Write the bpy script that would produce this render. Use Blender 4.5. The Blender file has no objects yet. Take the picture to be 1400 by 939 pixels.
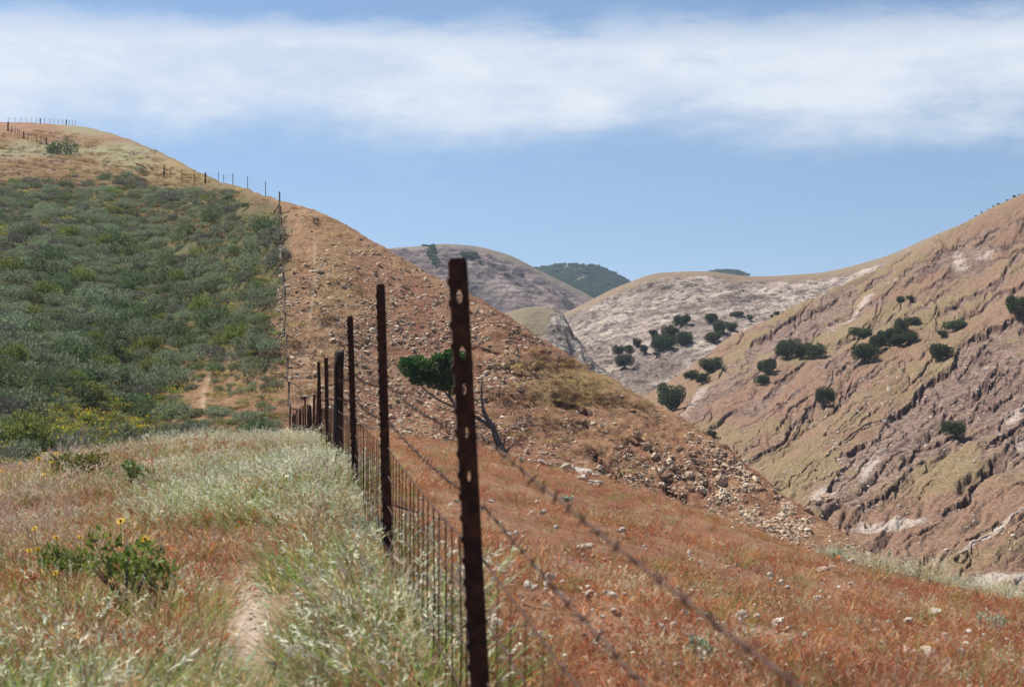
import bpy, bmesh, math, random
import numpy as np
from mathutils import Vector, Matrix
SC = bpy.context.scene
COL = SC.collection
rnd = random.Random(7)
rng = np.random.default_rng(11)

# ------------------------------------------------------------------ camera
F = 1944.4            # focal length in photo pixels (50 mm on 36 mm, 1400 px wide)
HY = 420.0            # photo row of the level horizon
cam_d = bpy.data.cameras.new('camera')
cam = bpy.data.objects.new('camera', cam_d)
COL.objects.link(cam)
SC.camera = cam
cam_d.lens = 50.0
cam_d.sensor_width = 36.0
cam_d.clip_start = 0.05
cam_d.clip_end = 20000
cam.location = (0, 0, 0)
cam.rotation_euler = (math.radians(90), 0, 0)
cam_d.shift_y = -(469.5 - HY) / 1400.0     # level camera, lens axis dropped a little
cam_d.dof.use_dof = True
cam_d.dof.focus_distance = 60.0
cam_d.dof.aperture_fstop = 6.3

# ------------------------------------------------------------------ sky and sun
SUN_EL, SUN_AZ = 55.0, -50.0       # azimuth from +Y (view direction), negative = left
sx = math.sin(math.radians(SUN_AZ)) * math.cos(math.radians(SUN_EL))
sy = math.cos(math.radians(SUN_AZ)) * math.cos(math.radians(SUN_EL))
sz = math.sin(math.radians(SUN_EL))
sun_d = bpy.data.lights.new('sun', 'SUN')
sun_d.energy = 5.0
sun_d.angle = math.radians(0.6)
sun_d.color = (1.0, 0.955, 0.88)
sun = bpy.data.objects.new('sun', sun_d)
COL.objects.link(sun)
sun.location = (sx * 200, sy * 200, sz * 200)
sun.rotation_euler = Vector((sx, sy, sz)).to_track_quat('Z', 'Y').to_euler()

world = bpy.data.worlds.new('World')
SC.world = world
world.use_nodes = True
wt = world.node_tree
wt.nodes.clear()
def wn(t, **k):
    n = wt.nodes.new(t)
    for a, b in k.items():
        setattr(n, a, b)
    return n
def wl(a, b):
    wt.links.new(a, b)
w_out = wn('ShaderNodeOutputWorld')
w_bg = wn('ShaderNodeBackground')
w_bg.inputs['Strength'].default_value = 0.057
sky = wn('ShaderNodeTexSky', sky_type='NISHITA', sun_disc=False)
sky.sun_elevation = math.radians(SUN_EL)
sky.sun_rotation = math.radians(SUN_AZ)
sky.altitude = 300
sky.air_density = 1.0
sky.dust_density = 0.1
sky.ozone_density = 2.5
tc = wn('ShaderNodeTexCoord')
sep = wn('ShaderNodeSeparateXYZ')
wl(tc.outputs['Generated'], sep.inputs[0])
svec = wn('ShaderNodeCombineXYZ')
wl(sep.outputs[0], svec.inputs[0]); wl(sep.outputs[1], svec.inputs[1])
def wmath(op, a, b=None, clamp=False):
    n = wn('ShaderNodeMath', operation=op, use_clamp=clamp)
    for i, v in enumerate((a, b)):
        if v is None:
            continue
        if isinstance(v, (int, float)):
            n.inputs[i].default_value = v
        else:
            wl(v, n.inputs[i])
    return n.outputs[0]
def wnoise(scale, detail, rough, vec):
    n = wn('ShaderNodeTexNoise')
    n.inputs['Scale'].default_value = scale
    n.inputs['Detail'].default_value = detail
    n.inputs['Roughness'].default_value = rough
    wl(vec, n.inputs['Vector'])
    return n.outputs['Fac']
def wmap(v, a, b, c, d, smooth=True):
    n = wn('ShaderNodeMapRange', interpolation_type='SMOOTHSTEP' if smooth else 'LINEAR')
    wl(v, n.inputs[0])
    for i, q in enumerate((a, b, c, d)):
        n.inputs[i + 1].default_value = q
    return n.outputs[0]
wl(wmath('ADD', wmath('MULTIPLY', sep.outputs[2], 0.75), 0.13), svec.inputs[2])     # lift the pale band at the horizon
snrm = wn('ShaderNodeVectorMath', operation='NORMALIZE')
wl(svec.outputs[0], snrm.inputs[0]); wl(snrm.outputs[0], sky.inputs[0])
cvec = wn('ShaderNodeCombineXYZ')
wl(sep.outputs[0], cvec.inputs[0]); wl(sep.outputs[1], cvec.inputs[1])
wl(wmath('MULTIPLY', sep.outputs[2], 2.9), cvec.inputs[2])
n1 = wnoise(7.0, 12, 0.62, cvec.outputs[0])
n2 = wnoise(2.2, 3, 0.5, cvec.outputs[0])
# a long bank of stratus lying around the sky, ragged at both edges
el = wmath('ADD', sep.outputs[2], wmath('MULTIPLY', wmath('SUBTRACT', n1, 0.5), 0.075))
el = wmath('ADD', el, wmath('MULTIPLY', wmath('SUBTRACT', n2, 0.5), 0.02))
lo = wmap(el, 0.098, 0.148, 0, 1)
hi = wmap(el, 0.176, 0.209, 1, 0)
bank = wmath('MULTIPLY', lo, hi)
# thin streaks elsewhere, higher up
hv = wn('ShaderNodeCombineXYZ')
zz = wmath('MAXIMUM', wmath('ADD', sep.outputs[2], 0.12), 0.12)
wl(wmath('DIVIDE', sep.outputs[0], zz), hv.inputs[0]); wl(wmath('DIVIDE', sep.outputs[1], zz), hv.inputs[1])
n3 = wnoise(0.7, 7, 0.6, hv.outputs[0])
high = wmath('MULTIPLY', wmap(n3, 0.52, 0.78, 0, 0.75), wmap(sep.outputs[2], 0.2, 0.34, 0, 1))
n4 = wnoise(16.0, 10, 0.65, cvec.outputs[0])
thin = wmath('ADD', wmap(n1, 0.34, 0.62, 0.56, 0.90), wmap(n4, 0.34, 0.66, 0.0, 0.14), True)
bank = wmath('MULTIPLY', bank, thin)
wisp = wmath('MULTIPLY', wmap(n3, 0.5, 0.8, 0, 0.28), wmap(sep.outputs[2], 0.05, 0.1, 0, 1))
msk = wmath('MAXIMUM', wmath('MAXIMUM', bank, high), wisp, True)
mix = wn('ShaderNodeMix', data_type='RGBA')
wl(msk, mix.inputs[0])
tint = wn('ShaderNodeMix', data_type='RGBA', blend_type='MULTIPLY')
tint.inputs[0].default_value = 1.0
wl(sky.outputs[0], tint.inputs[6])
tint.inputs[7].default_value = (1.30, 1.27, 1.26, 1)
wl(tint.outputs[2], mix.inputs[6])
mix.inputs[7].default_value = (8.8, 9.4, 10.3, 1)
wl(mix.outputs[2], w_bg.inputs['Color'])
wl(w_bg.outputs[0], w_out.inputs[0])

SC.view_settings.view_transform = 'Standard'
SC.view_settings.look = 'None'
SC.view_settings.gamma = 1.0
SC.view_settings.exposure = 0.68
SC.view_settings.use_curve_mapping = False
SC.cycles.max_bounces = 6
SC.cycles.transparent_max_bounces = 8
SC.cycles.use_denoising = True

# ------------------------------------------------------------------ numeric helpers
def P(px, py, Y):
    return np.array([(px - 700.0) / F * Y, Y, (HY - py) / F * Y])
def proj(x, y, z):
    return 700 + F * x / y, HY - F * z / y
def _hash(ix, iy, seed):
    h = (ix.astype(np.int64) * 374761393 + iy.astype(np.int64) * 668265263 + seed * 982451653) & 0xffffffff
    h = ((h ^ (h >> 13)) * 1274126177) & 0xffffffff
    h = h ^ (h >> 16)
    return (h & 0xffff) / 65535.0
def vnoise(x, y, seed=0):
    x = np.asarray(x, float); y = np.asarray(y, float)
    ix = np.floor(x); iy = np.floor(y)
    fx = x - ix; fy = y - iy
    fx = fx * fx * fx * (fx * (fx * 6 - 15) + 10); fy = fy * fy * fy * (fy * (fy * 6 - 15) + 10)
    a = _hash(ix, iy, seed); b = _hash(ix + 1, iy, seed)
    c = _hash(ix, iy + 1, seed); d = _hash(ix + 1, iy + 1, seed)
    return (a + (b - a) * fx) * (1 - fy) + (c + (d - c) * fx) * fy
def fbm(x, y, seed=0, octv=5, gain=0.5, lac=2.03):
    s = 0; amp = 1; tot = 0
    for k in range(octv):
        s = s + amp * (vnoise(x, y, seed + 17 * k) * 2 - 1)
        tot += amp
        ca, sa = math.cos(0.6), math.sin(0.6)
        x, y = (x * ca - y * sa) * lac + 3.1, (x * sa + y * ca) * lac + 1.7
        amp *= gain
    return s / tot
def ridged(x, y, seed=0, octv=5, gain=0.55):
    s = 0; amp = 1; tot = 0
    for k in range(octv):
        s = s + amp * (1 - np.abs(vnoise(x, y, seed + 31 * k) * 2 - 1))
        tot += amp
        ca, sa = math.cos(0.7), math.sin(0.7)
        x, y = (x * ca - y * sa) * 2.07 + 5.1, (x * sa + y * ca) * 2.07 + 2.7
        amp *= gain
    return s / tot
def sstep(a, b, v):
    t = np.clip((v - a) / (b - a), 0, 1)
    return t * t * (3 - 2 * t)
def pchip(xk, yk, x):
    # xk (n,), yk (n, m) -> (len(x), m): monotone cubic
    xk = np.asarray(xk, float); yk = np.asarray(yk, float)
    h = np.diff(xk)[:, None]; dl = np.diff(yk, axis=0) / h
    d = np.zeros_like(yk)
    if len(xk) > 2:
        w1 = 2 * h[1:] + h[:-1]; w2 = h[1:] + 2 * h[:-1]
        ok = dl[:-1] * dl[1:] > 0
        with np.errstate(divide='ignore', invalid='ignore'):
            hm = (w1 + w2) / (w1 / dl[:-1] + w2 / dl[1:])
        d[1:-1] = np.where(ok, hm, 0)
    d[0] = dl[0]; d[-1] = dl[-1]
    i = np.clip(np.searchsorted(xk, x, side='right') - 1, 0, len(xk) - 2)
    t = ((np.asarray(x) - xk[i]) / (xk[i + 1] - xk[i]))[:, None]
    hh = h[i]
    return ((2 * t**3 - 3 * t**2 + 1) * yk[i] + (t**3 - 2 * t**2 + t) * hh * d[i]
            + (-2 * t**3 + 3 * t**2) * yk[i + 1] + (t**3 - t**2) * hh * d[i + 1])
def seg_dist(px, py, pts):
    """signed distance to a polyline given left to right; positive on the lower side; t along it"""
    best = np.full(px.shape, 1e9); sg = np.zeros(px.shape); tt = np.zeros(px.shape)
    n = len(pts) - 1
    for k in range(n):
        (x0, y0), (x1, y1) = pts[k], pts[k + 1]
        dx, dy = x1 - x0, y1 - y0
        L2 = dx * dx + dy * dy
        u = ((px - x0) * dx + (py - y0) * dy) / L2
        uc = np.clip(u, 0, 1)
        ex, ey = px - x0 - uc * dx, py - y0 - uc * dy
        dd = np.hypot(ex, ey)
        s = np.sign(dx * (py - y0) - dy * (px - x0))
        m = dd < best
        best = np.where(m, dd, best); sg = np.where(m, s, sg); tt = np.where(m, (k + uc) / n, tt)
    return best, sg, tt

def blob(bx, by, x, y, rx, ry, ang=0):
    ca, sa = math.cos(math.radians(ang)), math.sin(math.radians(ang))
    u = (bx - x) * ca - (by - y) * sa; v = (bx - x) * sa + (by - y) * ca
    return np.exp(-(u / rx) ** 2 - (v / ry) ** 2)

# ------------------------------------------------------------------ object helpers
def mesh_from(name, verts, faces, smooth=True):
    me = bpy.data.meshes.new(name)
    verts = np.asarray(verts, np.float32); faces = np.asarray(faces, np.int32)
    k = faces.shape[1]
    me.vertices.add(len(verts)); me.vertices.foreach_set('co', verts.ravel())
    me.loops.add(faces.size); me.loops.foreach_set('vertex_index', faces.ravel())
    me.polygons.add(len(faces))
    me.polygons.foreach_set('loop_start', np.arange(0, faces.size, k, dtype=np.int32))
    me.polygons.foreach_set('loop_total', np.full(len(faces), k, np.int32))
    if smooth:
        me.polygons.foreach_set('use_smooth', np.ones(len(faces), bool))
    me.update(calc_edges=True)
    return me
def attr(me, name, vals, kind='FLOAT'):
    vals = np.asarray(vals, np.float32)
    if kind == 'COLOR':
        a = me.attributes.new(name, 'FLOAT_COLOR', 'POINT')
        a.data.foreach_set('color', vals.ravel())
    elif kind == 'VEC':
        a = me.attributes.new(name, 'FLOAT_VECTOR', 'POINT')
        a.data.foreach_set('vector', vals.ravel())
    else:
        a = me.attributes.new(name, 'FLOAT', 'POINT')
        a.data.foreach_set('value', vals.ravel())
def obj(name, me, mat=None, parent=None, loc=None, rot=None, scl=None):
    o = bpy.data.objects.new(name, me)
    COL.objects.link(o)
    if mat is not None and me is not None and len(me.materials) == 0:
        me.materials.append(mat)
    if parent is not None:
        o.parent = parent
    if loc is not None:
        o.location = [float(v) for v in loc]
    if rot is not None:
        o.rotation_euler = [float(v) for v in rot]
    if scl is not None:
        o.scale = (float(scl),) * 3 if np.isscalar(scl) else [float(v) for v in scl]
    return o
def tag(o, label=None, cat=None, group=None, kind=None):
    if label: o['label'] = label
    if cat: o['category'] = cat
    if group: o['group'] = group
    if kind: o['kind'] = kind
    return o
class MB:
    """collects tubes and boxes into one mesh"""
    def __init__(s):
        s.v = []; s.f = []
    def tube(s, pts, rads, n=6, cap=True):
        pts = [Vector(p) for p in pts]
        if np.isscalar(rads): rads = [rads] * len(pts)
        b0 = len(s.v)
        ref = Vector((0.3, 0.2, 1)).normalized()
        for i, p in enumerate(pts):
            t = (pts[min(i + 1, len(pts) - 1)] - pts[max(i - 1, 0)]).normalized()
            a = t.cross(ref)
            if a.length < 0.05: a = t.cross(Vector((1, 0, 0)))
            a.normalize(); b = t.cross(a)
            for k in range(n):
                an = 2 * math.pi * k / n
                s.v.append(p + (a * math.cos(an) + b * math.sin(an)) * rads[i])
        for i in range(len(pts) - 1):
            for k in range(n):
                k2 = (k + 1) % n
                s.f.append((b0 + i * n + k, b0 + i * n + k2, b0 + (i + 1) * n + k2, b0 + (i + 1) * n + k))
        if cap:
            s.f.append(tuple(b0 + k for k in range(n))[::-1])
            e = b0 + (len(pts) - 1) * n
            s.f.append(tuple(e + k for k in range(n)))
    def prism(s, poly, z0, z1, M=None):
        """closed polygon in XZ plane (list of (x,z)) extruded in y from z0 to z1"""
        b0 = len(s.v); n = len(poly)
        for yy in (z0, z1):
            for (x, z) in poly:
                p = Vector((x, yy, z))
                s.v.append(M @ p if M else p)
        s.f.append(tuple(range(b0, b0 + n)))
        s.f.append(tuple(range(b0 + 2 * n - 1, b0 + n - 1, -1)))
        for k in range(n):
            k2 = (k + 1) % n
            s.f.append((b0 + k, b0 + k2, b0 + n + k2, b0 + n + k)[::-1])
    def box(s, c, h):
        b0 = len(s.v)
        for dx in (-1, 1):
            for dy in (-1, 1):
                for dz in (-1, 1):
                    s.v.append(Vector((c[0] + dx * h[0], c[1] + dy * h[1], c[2] + dz * h[2])))
        for q in ((0, 1, 3, 2), (4, 6, 7, 5), (0, 4, 5, 1), (2, 3, 7, 6), (0, 2, 6, 4), (1, 5, 7, 3)):
            s.f.append(tuple(b0 + i for i in q))
    def mesh(s, name, smooth=False):
        me = bpy.data.meshes.new(name)
        me.from_pydata([tuple(v) for v in s.v], [], s.f)
        if smooth:
            me.polygons.foreach_set('use_smooth', np.ones(len(me.polygons), bool))
        me.update()
        return me

# ------------------------------------------------------------------ material helper
class Mat:
    def __init__(s, name):
        s.m = bpy.data.materials.new(name); s.m.use_nodes = True
        s.t = s.m.node_tree; s.t.nodes.clear()
        s.out = s.t.nodes.new('ShaderNodeOutputMaterial')
        s._pos = None
    def n(s, t, **k):
        n = s.t.nodes.new(t)
        for a, b in k.items(): setattr(n, a, b)
        return n
    def put(s, sock, v):
        if isinstance(v, (int, float)): sock.default_value = v
        elif isinstance(v, tuple): sock.default_value = v if len(v) == len(sock.default_value) else v + (1,)
        else: s.t.links.new(v, sock)
    def pos(s):
        if s._pos is None:
            s._pos = s.n('ShaderNodeNewGeometry').outputs['Position']
        return s._pos
    def scaled(s, v, sc, rot=(0, 0, 0)):
        m = s.n('ShaderNodeMapping'); s.put(m.inputs[0], v)
        m.inputs['Scale'].default_value = sc; m.inputs['Rotation'].default_value = rot
        return m.outputs[0]
    def noise(s, scale, detail=5, rough=0.55, vec=None, dist=0.0):
        n = s.n('ShaderNodeTexNoise')
        n.inputs['Scale'].default_value = scale; n.inputs['Detail'].default_value = detail
        n.inputs['Roughness'].default_value = rough; n.inputs['Distortion'].default_value = dist
        s.put(n.inputs['Vector'], s.pos() if vec is None else vec)
        return n.outputs['Fac']
    def vor(s, scale, vec=None, feature='F1', out='Distance', rand=1.0):
        n = s.n('ShaderNodeTexVoronoi', feature=feature)
        n.inputs['Scale'].default_value = scale; n.inputs['Randomness'].default_value = rand
        s.put(n.inputs['Vector'], s.pos() if vec is None else vec)
        return n.outputs[out]
    def math(s, op, a, b=0.0, clamp=False):
        n = s.n('ShaderNodeMath', operation=op, use_clamp=clamp)
        s.put(n.inputs[0], a); s.put(n.inputs[1], b)
        return n.outputs[0]
    def ramp(s, v, a, b, c=0.0, d=1.0):
        n = s.n('ShaderNodeMapRange', interpolation_type='SMOOTHSTEP')
        s.put(n.inputs[0], v)
        for i, q in enumerate((a, b, c, d)): n.inputs[i + 1].default_value = q
        return n.outputs[0]
    def mix(s, f, a, b, mode='MIX'):
        n = s.n('ShaderNodeMix', data_type='RGBA', blend_type=mode)
        s.put(n.inputs[0], f); s.put(n.inputs[6], a); s.put(n.inputs[7], b)
        return n.outputs[2]
    def attr(s, name, out='Fac'):
        return s.n('ShaderNodeAttribute', attribute_name=name).outputs[out]
    def bump(s, h, strength, dist):
        n = s.n('ShaderNodeBump')
        n.inputs['Strength'].default_value = strength; n.inputs['Distance'].default_value = dist
        s.put(n.inputs['Height'], h)
        return n.outputs[0]
    def hsv(s, c, h=0.5, sat=1.0, v=1.0):
        n = s.n('ShaderNodeHueSaturation')
        s.put(n.inputs['Hue'], h); s.put(n.inputs['Saturation'], sat); s.put(n.inputs['Value'], v); s.put(n.inputs['Color'], c)
        return n.outputs[0]
    def surf(s, col, rough=0.9, normal=None, spec=0.15, metal=0.0):
        b = s.n('ShaderNodeBsdfPrincipled')
        s.put(b.inputs['Base Color'], col); s.put(b.inputs['Roughness'], rough)
        b.inputs['Specular IOR Level'].default_value = spec; b.inputs['Metallic'].default_value = metal
        if normal is not None: s.put(b.inputs['Normal'], normal)
        s.t.links.new(b.outputs[0], s.out.inputs[0])
        return s.m
    def leafy(s, col, trans=0.35, rough=0.7, tcol=None):
        d = s.n('ShaderNodeBsdfPrincipled'); s.put(d.inputs['Base Color'], col)
        d.inputs['Roughness'].default_value = rough; d.inputs['Specular IOR Level'].default_value = 0.2
        t = s.n('ShaderNodeBsdfTranslucent'); s.put(t.inputs['Color'], col if tcol is None else tcol)
        m = s.n('ShaderNodeMixShader'); m.inputs[0].default_value = trans
        s.t.links.new(d.outputs[0], m.inputs[1]); s.t.links.new(t.outputs[0], m.inputs[2])
        s.t.links.new(m.outputs[0], s.out.inputs[0])
        return s.m
    def rand(s):
        return s.n('ShaderNodeObjectInfo').outputs['Random']

# ------------------------------------------------------------------ terrain sheets
class Sheet:
    """a lofted hillside: columns of (row, distance) knots, dense grid, vertical relief added on top"""
    def __init__(s, cols, u0, u1, nu, ns, weights=None):
        pk = sorted(cols)
        R = len(cols[pk[0]])
        A = np.array([cols[p] for p in pk], float)
        s.u = np.linspace(u0, u1, nu)
        py = pchip(pk, A[:, :, 0], s.u); Y = pchip(pk, A[:, :, 1], s.u)
        z = (HY - py) / F * Y
        # rows: give each knot interval a share of the samples
        if weights is None: weights = [1] * (R - 1)
        cw = np.concatenate([[0], np.cumsum(weights)]) / np.sum(weights)
        sv = np.interp(np.linspace(0, 1, ns), cw, np.arange(R))
        s.Y = pchip(np.arange(R), Y.T, sv)         # (ns, nu)
        s.z = pchip(np.arange(R), z.T, sv)
        s.Y = np.maximum.accumulate(s.Y + np.arange(ns)[:, None] * 1e-5, axis=0)
        s.x = (s.u[None, :] - 700) / F * s.Y
        s.px = np.broadcast_to(s.u[None, :], s.Y.shape)
        s.py = HY - F * s.z / s.Y
    def refresh(s):
        s.py = HY - F * s.z / s.Y
    def height(s, x, y):
        u = 700 + F * x / y
        i = int(np.clip(np.searchsorted(s.u, u) - 1, 0, len(s.u) - 2))
        t = (u - s.u[i]) / (s.u[i + 1] - s.u[i])
        a = np.interp(y, s.Y[:, i], s.z[:, i]); b = np.interp(y, s.Y[:, i + 1], s.z[:, i + 1])
        return a + (b - a) * t
    def at(s, px, py, ymin=0):
        """first point of the surface seen from the camera at a photo pixel"""
        i = int(np.clip(round((px - s.u[0]) / (s.u[1] - s.u[0])), 0, len(s.u) - 1))
        c = s.py[:, i]
        ok = np.where((c <= py) & (s.Y[:, i] >= ymin))[0]
        k = ok[0] if len(ok) else int(np.argmin(c))
        Y = s.Y[k, i]
        if len(ok) and k > 0 and c[k - 1] > py:
            t = (c[k - 1] - py) / (c[k - 1] - c[k] + 1e-9)
            Y = s.Y[k - 1, i] + t * (s.Y[k, i] - s.Y[k - 1, i])
        x = (px - 700) / F * Y
        return np.array([x, Y, s.height(x, Y)])
    def build(s, name, mat, attrs=None):
        ns, nu = s.Y.shape
        v = np.stack([s.x, s.Y, s.z], -1).reshape(-1, 3)
        i = np.arange(ns * nu).reshape(ns, nu)
        f = np.stack([i[:-1, :-1], i[:-1, 1:], i[1:, 1:], i[1:, :-1]], -1).reshape(-1, 4)
        me = mesh_from(name, v, f)
        for k, a in (attrs or {}).items(): attr(me, k, np.broadcast_to(a, s.Y.shape).ravel())
        return tag(obj(name, me, mat), kind='structure')

# ---- the near ridge: thin-plate surface through measured ground points
NP_ = [P(*q) for q in (
    (640, 1085, 3.6), (527, 752, 7.2), (487, 675, 10.8), (460, 637, 14.4), (444, 620, 18), (430, 611, 25), (418, 606, 40), (408, 602, 58), (402, 600, 72),
    (0, 945, 5.6), (200, 960, 5.2), (350, 975, 4.9), (0, 815, 8.5), (200, 815, 8.0), (350, 815, 7.4), (-200, 830, 8.5),
    (0, 736, 14), (200, 706, 14), (350, 690, 13), (0, 690, 28), (200, 670, 34), (300, 648, 40), (-200, 722, 26), (0, 684, 40), (200, 656, 58), (300, 634, 68),
    (0, 725, 52), (200, 690, 80), (-200, 740, 48), (300, 640, 84), (400, 645, 92), (-300, 900, 70), (200, 740, 100),
    (750, 1015, 4.4), (900, 1010, 4.5), (1150, 1000, 4.6), (1400, 1000, 4.8), (800, 812, 8.5), (1100, 862, 8.5), (1400, 876, 9), (1700, 930, 9),
    (700, 722, 17), (900, 750, 18), (1130, 794, 17), (1300, 822, 16), (700, 650, 50), (640, 624, 74), (850, 690, 40), (1000, 724, 31), (1130, 768, 24), (1280, 802, 20), (1400, 830, 18.5), (1650, 890, 16),
    (700, 665, 82), (850, 760, 66), (1000, 840, 54), (1130, 910, 42), (1300, 980, 36), (1500, 1060, 33), (1700, 1200, 30), (640, 660, 95), (900, 900, 90))]
NP_ += [np.array(q) for q in ((0, 0, -1.12), (-4, 0, -1.15), (4, 0, -1.2), (0, -8, -1.3), (-9, -6, -1.6), (9, -6, -1.9))]
NP_ = np.array(NP_)
def _tps_k(r2): return r2 * np.log(r2 + 1e-9)
def tps_fit(p, z, lam=2.0):
    n = len(p)
    K = _tps_k(((p[:, None] - p[None]) ** 2).sum(-1)) + lam * np.eye(n)
    A = np.zeros((n + 3, n + 3)); A[:n, :n] = K
    A[:n, n] = 1; A[:n, n + 1:] = p; A[n, :n] = 1; A[n + 1:, :n] = p.T
    return np.linalg.solve(A, np.concatenate([z, [0, 0, 0]]))
NW = tps_fit(NP_[:, :2], NP_[:, 2])
def near_z(x, y):
    x = np.asarray(x, float); y = np.asarray(y, float)
    sh = x.shape; q = np.stack([x.ravel(), y.ravel()], -1)
    out = np.empty(len(q))
    for a in range(0, len(q), 40000):
        c = q[a:a + 40000]
        K = _tps_k(((c[:, None] - NP_[None, :, :2]) ** 2).sum(-1))
        out[a:a + 40000] = K @ NW[:len(NP_)] + NW[len(NP_)] + c @ NW[len(NP_) + 1:]
    z = out.reshape(sh)
    z = z + 0.05 * fbm(x * 0.6, y * 0.6, 3, 4) + 0.02 * fbm(x * 3, y * 3, 9, 3)
    z = z - 0.05 * np.exp(-(((x + 1.42) / 0.22) ** 2 + ((y - 7.3) / 0.9) ** 2))        # trodden hollow
    return z
def near_at(px, py, y0=3.0):
    Y = np.geomspace(y0, 110, 1400); x = (px - 700) / F * Y
    z = near_z(x, Y); q = HY - F * z / Y
    ok = np.where(q <= py)[0]
    k = ok[0] if len(ok) else int(np.argmin(q))
    return np.array([x[k], Y[k], z[k]])

# ---- scrub hill with the scree spur
HILL = {  # photo column: (row, distance) from the hidden foot to the skyline and over it
 -400: [(800, 30), (740, 40), (640, 55), (520, 78), (400, 108), (300, 145), (225, 195), (165, 300), (230, 420)],
 0:    [(780, 38), (690, 46), (605, 62), (500, 82), (400, 110), (300, 145), (228, 180), (174, 300), (230, 420)],
 100:  [(760, 44), (680, 55), (600, 71), (490, 93), (385, 120), (300, 148), (236, 183), (180, 290), (240, 400)],
 200:  [(740, 54), (665, 66), (590, 82), (470, 104), (360, 132), (295, 152), (250, 178), (208, 240), (280, 360)],
 300:  [(720, 62), (640, 72), (560, 83), (460, 99), (370, 117), (310, 132), (275, 148), (252, 170), (330, 290)],
 340:  [(715, 63), (635, 73), (560, 82), (455, 95), (370, 109), (315, 122), (283, 132), (263, 146), (340, 250)],
 382:  [(710, 64), (630, 74), (560, 81), (450, 91), (370, 100), (320, 107), (292, 112), (274, 119), (360, 200)],
 430:  [(710, 65), (630, 75), (565, 81), (460, 90), (390, 96), (340, 102), (310, 107), (289, 113), (370, 190)],
 540:  [(715, 66), (640, 77), (585, 82), (510, 88), (445, 93), (400, 97), (370, 101), (346, 106), (430, 180)],
 690:  [(730, 66), (660, 77), (615, 81), (570, 84.5), (525, 88), (487, 91), (455, 94), (431, 98), (520, 165)],
 780:  [(760, 64), (700, 74), (655, 78.5), (620, 81.5), (580, 85), (545, 88), (512, 91), (487, 95), (580, 160)],
 870:  [(800, 62), (740, 71), (700, 75.5), (665, 78.5), (630, 81.5), (600, 84), (568, 87), (540, 91), (640, 150)],
 980:  [(850, 58), (790, 67), (752, 71), (720, 74), (690, 76.5), (662, 79), (632, 81.5), (603, 85), (720, 140)],
 1060: [(900, 55), (850, 63), (815, 67), (785, 69.5), (755, 72), (725, 74), (697, 76.5), (669, 80), (790, 130)],
 1140: [(960, 52), (910, 60), (870, 63.5), (840, 66), (810, 68.5), (780, 70.5), (750, 73), (720, 76), (850, 120)],
 1400: [(1150, 44), (1100, 52), (1060, 56), (1030, 58), (1000, 60), (970, 62), (940, 64), (910, 67), (1040, 105)],
}
hill = Sheet(HILL, -330, 1330, 760, 520, weights=[.4, .9, 1.4, 1.4, 1.2, 1, 1.2, .5])
hx, hy = hill.x, hill.Y
hpx, hpy = hill.px.copy(), hill.py.copy()
scree = sstep(375, 410, hpx)
rocky = np.exp(-(((hpx - 930) / 150) ** 2 + ((hpy - 640) / 60) ** 2) * 0.9)
terr = np.exp(-(((hpx - 740) / 130) ** 2 + ((hpy - 520) / 70) ** 2))
dz = 0.30 * fbm(hx * 0.16, hy * 0.16, 5, 4) * sstep(70, 85, hy)
dz += scree * (0.16 * fbm(hx * 0.9, hy * 0.9, 6, 4) + 0.10 * fbm(hx * 2.6, hy * 2.6, 8, 3))
dz += rocky * scree * (1.1 * (ridged(hx * 0.42, hy * 0.42, 12, 5) - 0.55) + 0.25 * fbm(hx * 2.2, hy * 2.2, 44, 3))
dz += terr * 0.30 * np.tanh(4 * np.sin((hill.z + 0.9 * fbm(hx * 0.35, hy * 0.35, 21, 4)) * 3.6)) * scree * 0.5
dz += (1 - scree) * 0.10 * fbm(hx * 0.8, hy * 0.8, 16, 4)
fade = sstep(0.0, 0.12, np.linspace(0, 1, hy.shape[0]))[:, None]
hill.z = hill.z + dz * fade
def carve(sh, bx, by, pts, D, w, jag=3.0, seed=0, core=1.2, open_lo=False):
    """a scarp: sharp drop on the lower side of the line, shallowing over w photo pixels of slope"""
    x0 = min(p[0] for p in pts) - w - 9; x1 = max(p[0] for p in pts) + w + 9
    c0, c1 = np.searchsorted(sh.u, [x0, x1])
    c0 = max(c0 - 1, 0); c1 = max(c1, c0 + 2)
    qy = sh.py[:, c0:c1]
    r = np.where((qy.min(axis=1) < max(p[1] for p in pts) + w + 12) & (qy.max(axis=1) > min(p[1] for p in pts) - w - 12))[0]
    sl = (slice(max(r[0] - 1, 0), r[-1] + 2), slice(c0, c1))
    bx, by = bx[sl], by[sl]
    wx = bx + jag * (fbm(bx * 0.06, by * 0.06, 100 + seed, 3) + .6 * fbm(bx * 0.16, by * 0.16, 140 + seed, 3)); wy = by + jag * (1.3 * fbm(bx * 0.07, by * 0.07, 200 + seed, 3) + .8 * fbm(bx * 0.17, by * 0.17, 240 + seed, 3))
    d, sg, t = seg_dist(wx, wy, pts)
    nn = len(pts) - 1
    env = np.minimum(1, np.minimum(t, 1 - t) * 5 + 0.1) * np.clip(1.7 * vnoise(t * nn * 1.7 + seed, t * 0 + seed, seed) + .5 * (vnoise(t * nn * 7, t * 0, seed + 3) - .5) + .15, 0.12, 1.5)
    end = (t > 0) & (t < 1)
    low = np.where(sg > 0, sstep(0, core, d) * np.clip(1 - (d - core) / w, 0, 1) ** 1.5, 0) * end
    cut = D * env * low
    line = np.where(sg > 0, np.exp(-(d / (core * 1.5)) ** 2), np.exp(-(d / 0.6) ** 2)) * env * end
    bare = np.where(sg > 0, np.clip(1 - d / (w * 1.2), 0, 1), 0) * end
    return sl, cut, line, bare
h_scarp = np.zeros_like(hx)
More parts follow.
